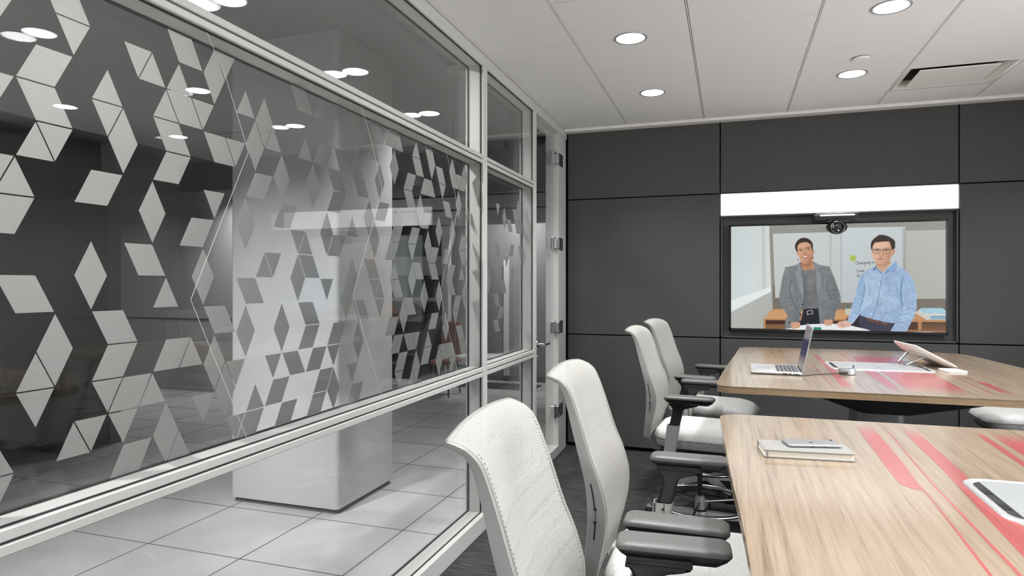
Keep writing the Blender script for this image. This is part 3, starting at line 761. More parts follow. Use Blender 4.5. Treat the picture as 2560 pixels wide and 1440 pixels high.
# tilted touch panel
t = thing('touch_panel', 'white tilted touch panel on a wire stand on the far table', 'tablet', (1.02, 4.1, TZ), math.radians(8))
Lp = .235; an = math.atan2(.117, -.215)
ux, uz = -.876, .482
def tp(s, y, w): return (.10 + ux * s + .482 * w, y, .006 + uz * s + .876 * w)
bm = nb()
loft(bm, [[tp(a + Lp / 2, y, w) for a, y in rrect(-Lp / 2 + e, Lp / 2 - e, -.155 + e, .155 - e, .02)] for e, w in ((.035, -.020), (.012, -.010), (.002, -.003), (0, .001), (.001, .004), (.004, .005))]); obj('panel', bm, 'tablet_white', t, smooth=True)
bm = nb(); vs = [bm.verts.new(tp(a, y, .0053)) for a, y in ((.02, -.14), (Lp - .02, -.14), (Lp - .02, .14), (.02, .14))]; bm.faces.new(vs); obj('screen', bm, 'black_gloss', t)
bm = nb(); tube(bm, [tp(.17, .06, -.018), (-.112, .06, .007), (-.112, -.06, .007), tp(.13, -.06, -.018)], .0055, 10); obj('stand', bm, 'steel', t, smooth=True)
bm = nb(); tube(bm, [tp(.135, -.06, -.016), tp(.16, .0, -.02), tp(.17, .06, -.018)], .008, 10); obj('stand_bar', bm, 'tablet_white', t, smooth=True)
# notebook and phone
t = thing('notebook', 'grey hardcover notebook lying on the near table under the phone', 'notebook', (.187, 1.858, TZ), math.radians(6))
nw, nd = .109, .056
bm = nb(); prism(bm, rrect(-nw, nw, -nd, nd, .006), .0005, .0025, .0005); obj('back_cover', bm, 'book_cover', t)
bm = nb(); prism(bm, rrect(-nw + .002, nw - .003, -nd + .003, nd - .003, .005), .0025, .0175); obj('pages', bm, 'paper', t)
bm = nb(); prism(bm, rrect(-nw, nw, -nd, nd, .006), .0175, .0200, .0006); obj('front_cover', bm, 'book_cover', t)
bm = nb(); box(bm, -nw, nw, nd - .001, nd + .001, .0015, .0195, .0005); obj('spine', bm, 'book_cover', t)
bm = nb(); box(bm, -nw + .006, -nw + .010, -nd - .001, nd, .0200, .0206); box(bm, -nw + .006, -nw + .010, -nd - .001, -nd - .0004, 0.001, .0204); obj('elastic_band', bm, 'book_cover', t)
t = thing('smartphone', 'thin silver smartphone lying face down on the grey notebook', 'phone', (.206, 1.884, TZ + .0204), math.radians(14))
pw, pd = .069, .0335
bm = nb(); loft(bm, [[(x, y, z) for x, y in rrect(-pw + e, pw - e, -pd + e, pd - e, .0105)] for e, z in ((.002, .0004), (.0004, .0018), (0, .0035), (.0004, .0054), (.002, .0069), (.004, .0071))]); obj('body', bm, 'phone_silver', t, smooth=True)
bm = nb(); cyl(bm, pw - .009, pd - .010, .0071, .0079, .0044, 20); obj('camera_lens', bm, 'black_gloss', t)
bm = nb(); loft(bm, [[(-.002 + (.0052 - abs(math.sin(a)) * .0009) * math.cos(a), -.004 + .006 * math.sin(a), z) for a in [2 * PI * k / 20 for k in range(20)]] for z in (.0071, .0073)])
cyl(bm, .006, -.0035, .0071, .0073, .0016, 10); obj('back_emblem', bm, 'black_plastic', t)
for xa in (-.012, .018):
    bm = nb(); box(bm, xa, xa + .009, -pd - .0005, -pd + .0006, .003, .0046, .0003); obj('side_button', bm, 'steel_dark', t)

# ================================================================== CHAIRS
def make_chair():
    c = thing('office_chair', '', 'chair', (0, 0, 0), 0, 'grey mesh-backed chairs at the meeting tables')
    F = spline([(-.363, 0, 1.147), (-.343, 0, 1.141), (-.322, 0, 1.130), (-.300, 0, 1.104), (-.272, 0, 1.03), (-.238, 0, .925), (-.212, 0, .86), (-.196, 0, .805), (-.190, 0, .765), (-.194, 0, .706), (-.207, 0, .644), (-.222, 0, .59), (-.228, 0, .55), (-.215, 0, .515), (-.18, 0, .498), (-.13, 0, .488)], 4)
    R = spline([(-.366, 0, 1.139), (-.347, 0, 1.131), (-.330, 0, 1.121), (-.317, 0, 1.096), (-.306, 0, 1.062), (-.290, 0, 1.0), (-.266, 0, .91), (-.251, 0, .847), (-.245, 0, .79), (-.245, 0, .735), (-.250, 0, .68), (-.256, 0, .62), (-.263, 0, .57), (-.264, 0, .53), (-.248, 0, .495), (-.20, 0, .472), (-.13, 0, .462)], 4)
    def hw(z):   # half width of the back at height z
        return np.interp(z, [.46, .55, .64, .76, .9, 1.03, 1.10, 1.15], [.14, .205, .222, .228, .225, .217, .213, .212])
    def bow(s, z):
        return -np.interp(z, [.5, .62, .77, .95, 1.05, 1.12, 1.15], [.0, .028, .040, .036, .028, .018, .008]) * (1 - s * s)
    # frame: two side rails + top lip in one mesh
    bm = nb()
    for s_ in (-1, 1):
        rings = []
        for f, r in zip(F, R):
            h = hw((f.z + r.z) / 2); y0, y1 = s_ * (h - .016), s_ * (h + .004)
            d = (f - r); q = []
            for (a, yy) in ((0.0, .25), (.06, .02), (.5, 0), (.94, .02), (1.0, .25), (1.0, .75), (.94, .98), (.5, 1), (.06, .98), (0.0, .75)):
                p = r + d * a; q.append((p.x, y1 + (y0 - y1) * yy, p.z))
            rings.append(q)
        loft(bm, rings)
    rings = []
    for k in range(33):
        s = -1 + 2 * k / 32; y = s * .210; xb = bow(s, 1.147); zc = 1.145 + .012 * (1 - s * s); 
        cen = Vector((-.3635 + xb, y, zc - .001))
        rings.append([cen + Vector((math.cos(a) * .0062, 0, math.sin(a) * .0042)) for a in [2 * PI * j / 10 for j in range(10)]])
    loft(bm, rings)
    obj('back_frame', bm, 'chair_silver', c, smooth=True)
    # knitted mesh, with UVs in metres
    bm = nb(); uvl = bm.loops.layers.uv.new('UVMap'); prof = [f for f in F if f.z > .55]
    L = [0]
    for a, b_ in zip(prof[:-1], prof[1:]): L.append(L[-1] + (b_ - a).length)
    NS = 24; grid = []
    for f, l_ in zip(prof, L):
        h = hw(f.z) - .008; row = []
        for k in range(NS + 1):
            s = -1 + 2 * k / NS
            zc = f.z + .012 * (1 - s * s) * max(0, min(1, (f.z - 1.0) / .14))
            row.append((bm.verts.new((f.x + bow(s, f.z) + .001, s * h, zc)), s * h, l_))
        grid.append(row)
    for i in range(len(grid) - 1):
        for k in range(NS):
            q = (grid[i][k], grid[i][k + 1], grid[i + 1][k + 1], grid[i + 1][k])
            fc = bm.faces.new([x[0] for x in q]); fc.smooth = True
            for lp, x in zip(fc.loops, q): lp[uvl].uv = (x[1], x[2])
    obj('back_mesh', bm, 'mesh_knit', c, recalc=False)
    # row of stitch holes along both rims
    for s_ in (-1, 1):
        bm = nb()
        acc = 0.0
        for i in range(8, len(prof) - 1):
            a, b_ = prof[i], prof[i + 1]; seg = (b_ - a).length; n_ = max(1, int(seg / .0068))
            for k in range(n_):
                p = a + (b_ - a) * (k + .5) / n_; tdir = (b_ - a).normalized()
                h = hw(p.z) - .019; y = s_ * h; s = h / (hw(p.z) - .008)
                cen = Vector((p.x + bow(s, p.z) + .0022, y, p.z)); e1 = tdir * .0021; e2 = Vector((0, .0015, 0))
                vs = [bm.verts.new(cen + e1 * math.cos(2 * PI * j / 6) + e2 * math.sin(2 * PI * j / 6)) for j in range(6)]
                bm.faces.new(vs)
        obj('stitching', bm, 'dark_gap', c)
    # curved slats behind the mesh
    bm = nb()
    for z in (1.02, .97, .92, .87, .82, .77, .72, .67):
        xf = np.interp(z, [f.z for f in F[::-1][12:]], [f.x for f in F[::-1][12:]])
        pts = []
        for k in range(17):
            s = -1 + 2 * k / 16; pts.append((xf + bow(s, z) - .024, s * (hw(z) - .012), z - .012 * (1 - s * s)))
        tube(bm, pts, .0045, 8, up=(0, 0, 1), flat=.6)
    obj('back_slat', bm, 'chair_silver', c, smooth=True)
    # lumbar adjustment slots with sliders on both rails
    for s_ in (-1, 1):
        pts = []
        for z in (.855, .835, .805, .77, .735, .70):
            xa = np.interp(z, [r.z for r in R[::-1][12:]], [r.x for r in R[::-1][12:]]); xb_ = np.interp(z, [r.z for r in F[::-1][12:]], [r.x for r in F[::-1][12:]])
            pts.append(Vector((xa + (xb_ - xa) * .42, s_ * (hw(z) + .0042), z)))
        bm = nb(); tube(bm, spline(pts, 3), .0022, 8, up=(0, 1, 0), flat=.5); sl = obj('lumbar_slot', bm, 'gasket', c)
        bm = nb(); p = pts[3]; box(bm, p.x - .0035, p.x + .0035, p.y - .002, p.y + .004, p.z - .018, p.z + .014, .0015); obj('lumbar_slider', bm, 'steel', sl)
        for za in (.012, -.023):
            bm = nb(); box(bm, p.x - .0045, p.x + .0045, p.y - .002, p.y + .0035, p.z + za, p.z + za + .007, .001); obj('slider_stop', bm, 'gasket', sl)
    # seat
    def so(e, z, drop=0.0, ef=0.0):
        o = []
        for x, y in rrect(-.215 + e, .345 - e - ef, -.245 + e, .245 - e, max(.02, .12 - e * .5), 8):
            dz = -drop * max(0, (x - .13) / .21) ** 2
            o.append((x, y, z + dz + (.008 * (abs(y) / .24) ** 3 if z > .57 else 0)))
        return o
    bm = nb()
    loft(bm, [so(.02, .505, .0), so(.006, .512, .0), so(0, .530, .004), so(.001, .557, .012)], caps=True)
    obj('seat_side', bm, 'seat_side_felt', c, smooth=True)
    bm = nb()
    loft(bm, [so(.001, .557, .012), so(.0, .562, .014), so(.004, .578, .020), so(.018, .594, .026), so(.05, .603, .028), so(.10, .604, .022), so(.17, .601, .012)], caps=True)
    obj('seat', bm, 'seat_felt', c, smooth=True)
    bm = nb(); r_ = so(-.0008, .5585, .0125); tube(bm, r_, .0017, 6, closed=True, caps=False); obj('piping', bm, 'seat_side_felt', c, smooth=True)
    bm = nb(); loft(bm, [so(.11, .455), so(.06, .462), so(.03, .485), so(.022, .506)], caps=True); obj('seat_pan', bm, 'black_plastic', c, smooth=True)
    bm = nb(); loft(bm, [[(x, y, z) for x, y in rrect(-.15 + e, .12 - e, -.10 + e, .10 - e, .03)] for e, z in ((.03, .395), (0, .42), (0, .457))]); box(bm, -.20, -.10, -.15, .15, .455, .49, .008); obj('mechanism', bm, 'black_plastic', c, smooth=True)
    bm = nb(); tube(bm, [(.02, -.10, .44), (.05, -.22, .435), (.06, -.27, .432)], .007, 10); obj('height_lever', bm, 'black_plastic', c, smooth=True)
    # arms
    for s_ in (-1, 1):
        ya = s_ * .315
        bm = nb()
        rings = []
        for e, z, dx in ((.024, .7745, .014), (.018, .777, .012), (.006, .793, .004), (.0005, .8055, 0)):
            r_ = []
            for x, y in rrect(-.128 + e + dx, .132 - e - dx, -.0455 + e * .9, .0455 - e * .9, max(.010, .021 - e * .4), 6):
                r_.append((x, ya + y + .004 * (x / .13) ** 2 * s_, z - .010 * (x / .13) ** 2))
            rings.append(r_)
        loft(bm, rings); arm = obj('armrest', bm, 'black_plastic', c, smooth=True)
        bm = nb(); rings = []
        for e, z in ((.0005, .8055), (0, .811), (.0012, .8155), (.0045, .8182), (.010, .8192), (.022, .8196)):
            rings.append([(x, ya + y + .004 * (x / .13) ** 2 * s_, z - .010 * (x / .13) ** 2) for x, y in rrect(-.128 + e, .132 - e, -.0455 + e * .9, .0455 - e * .9, max(.010, .021 - e * .4), 6)])
        loft(bm, rings); obj('arm_pad', bm, 'arm_pad', arm, smooth=True)
        yp = s_ * .300
        bm = nb(); box(bm, -.103, .045, yp - .030, yp + .030, .766, .784, .004)
        box(bm, -.105, .030, yp - .033, yp + .033, .7605, .768, .002)
        rings = []
        for x0, x1, z, hh in ((-.100, .042, .7605, .027), (-.100, .030, .756, .026), (-.094, -.004, .748, .024), (-.089, -.027, .738, .021), (-.089, -.033, .725, .019), (-.098, -.043, .68, .018), (-.106, -.052, .645, .018)):
            rings.append([(x, yp + y, z) for x, y in rrect(x0, x1, -hh, hh, .014, 4)])
        loft(bm, rings[::-1]); obj('arm_bracket', bm, 'black_plastic', arm, auto=40)
        # silver socket: a U-shaped sleeve
        bm = nb()
        o_ = []; rings = []
        for dz, e in ((0, 0), (0, .004)): pass
        rr_ = []
        for x0, x1, z in ((-.135, -.073, .50), (-.116, -.048, .652)):
            rr_.append([(x, yp + y, z) for x, y in rrect(x0, x1, -.026, .026, .014, 4)])
        inn = [[(x, yp + y, z) for x, y in rrect(-.1115, -.0525, -.0215, .0215, .012, 4)] for z in (.652,)]
        inn.append([(x, yp + y, z) for x, y in rrect(-.1135, -.0545, -.0215, .0215, .012, 4)][:]); inn[1] = [(x, y, .640) for x, y, z in inn[1]]
        loft(bm, [rr_[0], rr_[1], inn[0], inn[1]])
        sk = obj('arm_socket', bm, 'chair_silver', c, auto=40)
        bm = nb()
        yi = yp - s_ * .026
        for xa, xb_ in ((-.106, -.092), (-.074, -.060)):
            box(bm, xa - .006, xa + .003 - .006, yi - .0015, yi + .0015, .55, .650)
        loft(bm, [[(-.0835 + math.cos(2 * PI * k / 16) * .0042, yy_, .632 + math.sin(2 * PI * k / 16) * .0042) for k in range(16)] for yy_ in (yi - .0016, yi + .0016)])
        obj('socket_groove', bm, 'gasket', sk)
        bm = nb(); tube(bm, spline([(-.104, yp, .53), (-.108, yp, .492), (-.10, s_ * .27, .466), (-.08, s_ * .2, .455), (-.06, s_ * .09, .445)], 5), .019, 12, flat=.7); obj('arm_support', bm, 'chair_silver', sk, smooth=True)
    # column, ring and base
    bm = nb(); cyl(bm, 0.02, 0, .19, .40, .0135, 20); obj('gas_lift', bm, 'black_plastic', c, smooth=True)
    bm = nb(); cyl(bm, .02, 0, .12, .19, .030, 24, .026); cyl(bm, .02, 0, .19, .197, .022, 24); hub = obj('column_sleeve', bm, 'hatch_metal', c, smooth=True)
    bm = nb(); cyl(bm, .02, 0, .105, .122, .038, 24); obj('collar', bm, 'rubber', hub, smooth=True)
    bm = nb(); tube(bm, [(.02 + .285 * math.cos(2 * PI * k / 56), .285 * math.sin(2 * PI * k / 56), .165) for k in range(56)], .0115, 12, closed=True, caps=False)
    obj('foot_ring', bm, 'steel', c, smooth=True)
    bm = nb()
    for k in range(3):
        a = 2 * PI * k / 3 + .5; tube(bm, [(.02 + .025 * math.cos(a), .025 * math.sin(a), .16), (.02 + .283 * math.cos(a), .283 * math.sin(a), .165)], .007, 8)
    obj('ring_spoke', bm, 'steel_dark', c, smooth=True)
    bm = nb(); cyl(bm, .02, 0, .065, .112, .045, 24, .042)
    for k in range(5):
        a = 2 * PI * k / 5 + .3; ca, sa = math.cos(a), math.sin(a); rings = []
        for d_, h_, zt, zb in ((.03, .024, .108, .062), (.12, .020, .100, .062), (.24, .016, .086, .062), (.325, .014, .074, .058), (.338, .010, .070, .060)):
            rings.append([(.02 + ca * d_ - sa * y, sa * d_ + ca * y, z) for y, z in ((-h_, zb), (h_, zb), (h_ * .8, zt), (-h_ * .8, zt))])
        loft(bm, rings)
    obj('star_base', bm, 'aluminium', c, auto=40)
    for k in range(5):
        a = 2 * PI * k / 5 + .3; cx, cy = .02 + .325 * math.cos(a), .325 * math.sin(a); ta = a + 1.1
        bm = nb()
        for sd in (-1, 1):
            ox, oy = math.cos(ta) * .011 * sd, math.sin(ta) * .011 * sd
            ax = Vector((math.cos(ta), math.sin(ta), 0)); pr_ = Vector((-math.sin(ta), math.cos(ta), 0))
            cen = Vector((cx + pr_.x * .012, cy + pr_.y * .012, .0275))
            loft(bm, [[cen + ax * (sd * q) + pr_ * math.cos(2 * PI * j / 20) * .0272 + Vector((0, 0, 1)) * math.sin(2 * PI * j / 20) * .0272 for j in range(20)] for q in (.004, .022)])
        loft(bm, [[(cx + math.cos(2 * PI * j / 12) * .009, cy + math.sin(2 * PI * j / 12) * .009, z) for j in range(12)] for z in (.03, .062)])
        obj('caster', bm, 'rubber', c, smooth=True)
    return c
CH = [
    ((-.101, 1.223), 4.6, 'grey mesh-backed chair nearest the camera at the near table'),
    ((-.133, 1.997), .5, 'grey mesh-backed chair second from the camera at the near table'),
    ((-.181, 3.85), -4, 'grey mesh-backed chair in front of the laptop at the far table'),
    ((-.165, 4.65), -9, 'grey mesh-backed chair closest to the dark back wall on the left'),
    ((1.862, 4.93), 178, 'grey mesh-backed chair on the right side of the far table, only its seat in view'),
]
ch0 = make_chair()
for i, (xy, rz, lab) in enumerate(CH):
    if i == 0: ch0.location = (*xy, 0); ch0.rotation_euler = (0, 0, math.radians(rz)); ch0['label'] = lab
    else: dup(ch0, (*xy, 0), math.radians(rz), lab)

# ================================================================== VIDEO WALL
t = thing('light_panel', 'long glowing white light panel above the video screen', 'light', (.7525, YB, 2.045))
bm = nb(); box(bm, -.8195, .8195, -.004, .03, -.086, .083, .001); obj('diffuser', bm, 'light_bar', t)
bm = nb(); box(bm, -.8195, .8195, -.006, .03, -.093, -.0865, .001); box(bm, -.8195, .8195, -.006, .03, .084, .089, .001); obj('housing', bm, 'frame_aluminium', t)
tv = thing('wall_screen', 'wide wall-mounted screen showing two people in a video meeting', 'television', (.7507, YB, 1.4605))
SX0, SX1, SZ0, SZ1, SY = .0125, 1.489, 1.0555, 1.8655, 5.4495
bm = nb(); ox, oz = .7507, 1.4605
def fbar(a, b_, c_, d_): box(bm, a - ox, b_ - ox, 5.447 - YB, 5.452 + .035 - YB, c_ - oz, d_ - oz, .002)
fbar(-.004, SX0, 1.035, 1.876); fbar(SX1, 1.503, 1.035, 1.876); fbar(-.004, 1.503, 1.035, SZ0); fbar(-.004, 1.503, SZ1, 1.876)
obj('bezel', bm, 'black_gloss', tv)
bm = nb(); box(bm, .02 - ox, 1.48 - ox, 5.452 - YB, YB + .034 - YB, 1.07 - oz, 1.85 - oz); obj('rear_case', bm, 'black_plastic', tv)
bm = nb(); box(bm, 1.494 - ox, 1.4965 - ox, 5.446 - YB, 5.447 - YB, 1.044 - oz, 1.0465 - oz); obj('status_light', bm, 'white_plastic', tv)
# camera on a bracket above the screen
t = thing('video_camera', 'black round video camera on a bracket over the top edge of the screen', 'camera', (.757, 5.33, 1.828))
bm = nb()
for v_ in bmesh.ops.create_uvsphere(bm, u_segments=32, v_segments=20, radius=1)['verts']:
    x, y, z = v_.co; v_.co = (x * .073 * (1 - .12 * max(0, -z)), y * .055, z * .050)
obj('body', bm, 'black_plastic', t, smooth=True)
bm = nb(); loft(bm, [[(math.cos(2 * PI * k / 36) * r, y, -.002 + math.sin(2 * PI * k / 36) * r) for k in range(36)] for r, y in ((.043, -.03), (.042, -.052), (.036, -.056), (.018, -.050), (.012, -.046))]); lens_ = obj('lens_barrel', bm, 'black_gloss', t, smooth=True)
bm = nb(); pts = [(math.cos(math.radians(a)) * .0445, -.0535, -.002 + math.sin(math.radians(a)) * .0445) for a in range(-60, 241, 8)]; tube(bm, pts, .0016, 8, up=(0, 1, 0)); obj('silver_ring', bm, 'steel', lens_, smooth=True)
bm = nb(); loft(bm, [[(math.cos(2 * PI * k / 20) * r, y, -.004 + math.sin(2 * PI * k / 20) * r) for k in range(20)] for r, y in ((.013, -.0475), (.009, -.051), (.003, -.052))]); obj('lens_glass', bm, 'steel_dark', lens_, smooth=True)
bm = nb(); box(bm, -.155, .135, -.035, .125, .062, .098, .006); box(bm, -.06, .09, -.03, .09, .048, .064, .004); br = obj('bracket', bm, 'black_plastic', t)
bm = nb(); box(bm, -.118, .115, -.040, -.034, .084, .0965, .001); obj('silver_strip', bm, 'white_plastic', br)
bm = nb(); tube(bm, [(-.15, -.036, .092), (-.135, -.036, .1045), (.145, -.036, .1045)], .0018, 8); obj('top_rim', bm, 'steel', br, smooth=True)

# ================================================================== WHAT THE SCREEN SHOWS (painted into a fine vertex-coloured grid)
CW, CHH = 1440, 790
HM = [0.911711, 0.0, -143.549, 0.0258525, 0.962648, -403.634, 5.81773e-05, 0.0]
IMG = np.zeros((CHH, CW, 3), np.float32)
YY, XX = np.mgrid[0:CHH, 0:CW].astype(np.float32)
def T(p):
    x, y = p; w = HM[6] * x + HM[7] * y + 1
    return ((HM[0] * x + HM[1] * y + HM[2]) / w, (HM[3] * x + HM[4] * y + HM[5]) / w)
def hw_(pts):     # head of the woman, 12x crop units
    return [(((1940 + x / 12) - 1780) * 3.2734, ((580 + y / 12) - 440) * 3.2734) for x, y in pts]
def hm_(pts):     # head of the man
    return [(((2150 + x / 12) - 1780) * 3.2734, ((570 + y / 12) - 440) * 3.2734) for x, y in pts]
def dist_poly(P_, x0, x1, y0, y1):
    """signed distance (positive inside) to a polygon over a window"""
    X = XX[y0:y1, x0:x1] + .5; Y = YY[y0:y1, x0:x1] + .5
    best = np.full(X.shape, 1e9, np.float32); ins = np.zeros(X.shape, bool)
    n = len(P_)
    for i in range(n):
        ax, ay = P_[i]; bx, by = P_[(i + 1) % n]
        dx, dy = bx - ax, by - ay; L2 = dx * dx + dy * dy + 1e-9
        t = np.clip(((X - ax) * dx + (Y - ay) * dy) / L2, 0, 1)
        best = np.minimum(best, (X - ax - t * dx) ** 2 + (Y - ay - t * dy) ** 2)
        if (ay > by) != (ay < by) or ay != by:
            c = ((ay > Y) != (by > Y)); xi = (bx - ax) * (Y - ay) / ((by - ay) if by != ay else 1e-9) + ax
            ins ^= c & (X < xi)
    d = np.sqrt(best); return np.where(ins, d, -d)
def paint(pts, col, al=1.0, f=0.8, smooth=False, grad=None, raw=False):
    P_ = [T(p) for p in pts] if not raw else pts
    if smooth: P_ = [(v_.x, v_.y) for v_ in spline([(p[0], p[1], 0) for p in P_], 5, True)]
    xs = [p[0] for p in P_]; ys = [p[1] for p in P_]; m_ = int(f * 2) + 3
    x0, x1 = max(0, int(min(xs)) - m_), min(CW, int(max(xs)) + m_ + 1); y0, y1 = max(0, int(min(ys)) - m_), min(CHH, int(max(ys)) + m_ + 1)
    if x0 >= x1 or y0 >= y1: return
    d = dist_poly(P_, x0, x1, y0, y1); a = np.clip(d / (2 * f) + .5, 0, 1)[..., None] * al
    c = np.array(col, np.float32)
    if grad is not None:      # second colour, direction in canvas units (gx, gy) from 0 to 1 across the shape box
        c2, gx, gy = grad
        u = (XX[y0:y1, x0:x1] - min(xs)) / max(1, max(xs) - min(xs)); v_ = (YY[y0:y1, x0:x1] - min(ys)) / max(1, max(ys) - min(ys))
        k = np.clip(gx * (u if gx >= 0 else u - 1) + gy * (v_ if gy >= 0 else v_ - 1), 0, 1)[..., None]
        c = c * (1 - k) + np.array(c2, np.float32) * k
    W_ = IMG[y0:y1, x0:x1]; W_[:] = W_ * (1 - a) + c * a
def stroke(pts, w, col, al=1.0, f=0.8, smooth=True):
    P_ = [T(p) for p in pts]
    if smooth and len(P_) > 2: P_ = [(v_.x, v_.y) for v_ in spline([(p[0], p[1], 0) for p in P_], 5)]
    xs = [p[0] for p in P_]; ys = [p[1] for p in P_]; m_ = int(w + f * 2) + 3
    x0, x1 = max(0, int(min(xs)) - m_), min(CW, int(max(xs)) + m_ + 1); y0, y1 = max(0, int(min(ys)) - m_), min(CHH, int(max(ys)) + m_ + 1)
    if x0 >= x1 or y0 >= y1: return
    X = XX[y0:y1, x0:x1] + .5; Y = YY[y0:y1, x0:x1] + .5; best = np.full(X.shape, 1e9, np.float32)
    for (ax, ay), (bx, by) in zip(P_[:-1], P_[1:]):
        dx, dy = bx - ax, by - ay; L2 = dx * dx + dy * dy + 1e-9; t = np.clip(((X - ax) * dx + (Y - ay) * dy) / L2, 0, 1)
        best = np.minimum(best, (X - ax - t * dx) ** 2 + (Y - ay - t * dy) ** 2)
    a = np.clip((w / 2 - np.sqrt(best)) / (2 * f) + .5, 0, 1)[..., None] * al
    W_ = IMG[y0:y1, x0:x1]; W_[:] = W_ * (1 - a) + np.array(col, np.float32) * a
def ell(c, rx, ry, col, al=1.0, f=1.0, rot=0.0):
    k = 28; cr, sr = math.cos(rot), math.sin(rot)
    paint([(c[0] + math.cos(2 * PI * i / k) * rx * cr - math.sin(2 * PI * i / k) * ry * sr, c[1] + math.cos(2 * PI * i / k) * rx * sr + math.sin(2 * PI * i / k) * ry * cr) for i in range(k)], col, al, f)

# --- room behind
paint([(100, 300), (2000, 300), (2000, 1400), (100, 1400)], (150, 150, 143), grad=((138, 136, 128), 0, 1))
paint([(100, 380), (466, 380), (488, 1100), (430, 1300), (100, 1300)], (196, 206, 206), grad=((214, 222, 222), 0.6, .5))      # bright window wall
for xx_, w_, c_ in ((345, 60, (206, 213, 212)), (405, 30, (188, 194, 192)), (440, 26, (208, 212, 209))): paint([(xx_, 380), (xx_ + w_, 380), (xx_ + w_ + 8, 1000), (xx_ + 8, 1050)], c_, .8, 4)
paint([(100, 1040), (480, 905), (482, 950), (100, 1140)], (226, 232, 232), 1, 5)
paint([(100, 1140), (482, 948), (492, 1088), (430, 1300), (100, 1300)], (186, 188, 183), grad=((168, 170, 166), .6, .4))
paint([(484, 470), (506, 470), (520, 1100), (490, 1100)], (142, 140, 132), 1, 3)
stroke([(466, 400), (492, 1088)], 2.5, (205, 208, 204), .9)
paint([(506, 880), (1300, 880), (1300, 1240), (500, 1240)], (122, 116, 106), 1, 1)
paint([(500, 900), (1930, 900), (1930, 1160), (500, 1160)], (118, 111, 101), 1, 3)
# whiteboards
paint([(498, 476), (1560, 448), (1560, 1002), (518, 996)], (200, 204, 203), grad=((188, 191, 188), .2, .7))
stroke([(498, 476), (1050, 461)], 2.5, (228, 230, 228), .9)
paint([(962, 463), (978, 463), (978, 1002), (962, 1000)], (176, 179, 176), .8, 2)
paint([(1575, 452), (1930, 444), (1930, 1006), (1575, 1006)], (184, 184, 177), grad=((172, 172, 165), .2, .8))
stroke([(1575, 452), (1930, 445)], 3, (210, 210, 204), .9)
stroke([(1660, 1010), (1930, 1008)], 6, (104, 98, 88), .7, 3)
paint([(1062, 425), (1580, 416), (1562, 1038), (1052, 1036)], (200, 208, 211), grad=((180, 186, 188), .2, .8))
paint([(1560, 430), (1585, 430), (1585, 900), (1560, 900)], (150, 150, 144), .6, 6)
paint([(1052, 430), (1062, 425), (1062, 1036), (1052, 1036)], (160, 164, 163), .7, 2)
# counter of light wood with open shelves
WOOD = (196, 148, 104)
paint([(495, 1088), (1160, 1092), (1160, 1172), (422, 1168)], WOOD, grad=((204, 158, 112), 0, 1))
paint([(422, 1168), (1160, 1172), (1160, 1184), (422, 1180)], (176, 128, 86))
paint([(422, 1180), (1160, 1184), (1160, 1300), (425, 1300)], (70, 46, 34))
paint([(422, 1168), (440, 1168), (444, 1300), (424, 1300)], (186, 138, 94))
paint([(440, 1212), (600, 1214), (600, 1300), (440, 1300)], (132, 92, 62), 1, 5)
paint([(440, 1180), (600, 1182), (600, 1205), (440, 1202)], (62, 38, 28), 1, 4)
paint([(1100, 1098), (1930, 1120), (1930, 1196), (1100, 1186)], WOOD, grad=((188, 138, 94), .2, .8))
paint([(1100, 1186), (1930, 1196), (1930, 1300), (1100, 1300)], (78, 52, 38))
paint([(1720, 1206), (1930, 1206), (1930, 1300), (1720, 1300)], (96, 66, 48), grad=((140, 100, 70), 0, 1))
paint([(1684, 1190), (1716, 1190), (1716, 1300), (1682, 1300)], (176, 128, 88))
paint([(1590, 1255), (1930, 1268), (1930, 1300), (1590, 1300)], (150, 106, 72), 1, 3)
# pen pot, stack of binders
paint([(1091, 1082), (1140, 1084), (1138, 1140), (1094, 1138)], (198, 194, 180))
for xx_, c_ in ((1100, (90, 160, 110)), (1111, (50, 60, 150)), (1126, (70, 150, 90))): stroke([(xx_, 1062), (xx_, 1084)], 6, c_)
for k, (xa, ya, c_) in enumerate(((1664, 1108, (210, 208, 200)), (1672, 1104, (196, 192, 180)), (1688, 1092, (212, 206, 190)), (1703, 1080, (160, 196, 212)))):
    ww = (1740, 1728, 1716, 1708)[k]; b_ = (1174, 1158, 1146, 1126)[k]
    paint([(xa, ya), (xa + 180, ya), (1930, b_ - 8), (1930, b_), (ww + 12, b_), (xa - 2, ya + 10)], c_, 1, 1.2)
paint([(1740, 1131), (1930, 1131), (1930, 1144), (1745, 1146)], (214, 208, 194)); paint([(1785, 1145), (1930, 1143), (1930, 1152), (1785, 1154)], (70, 140, 190)); paint([(1785, 1160), (1930, 1158), (1930, 1167), (1785, 1169)], (96, 156, 196))
paint([(1745, 1172), (1930, 1169), (1930, 1176), (1748, 1178)], (176, 174, 168))
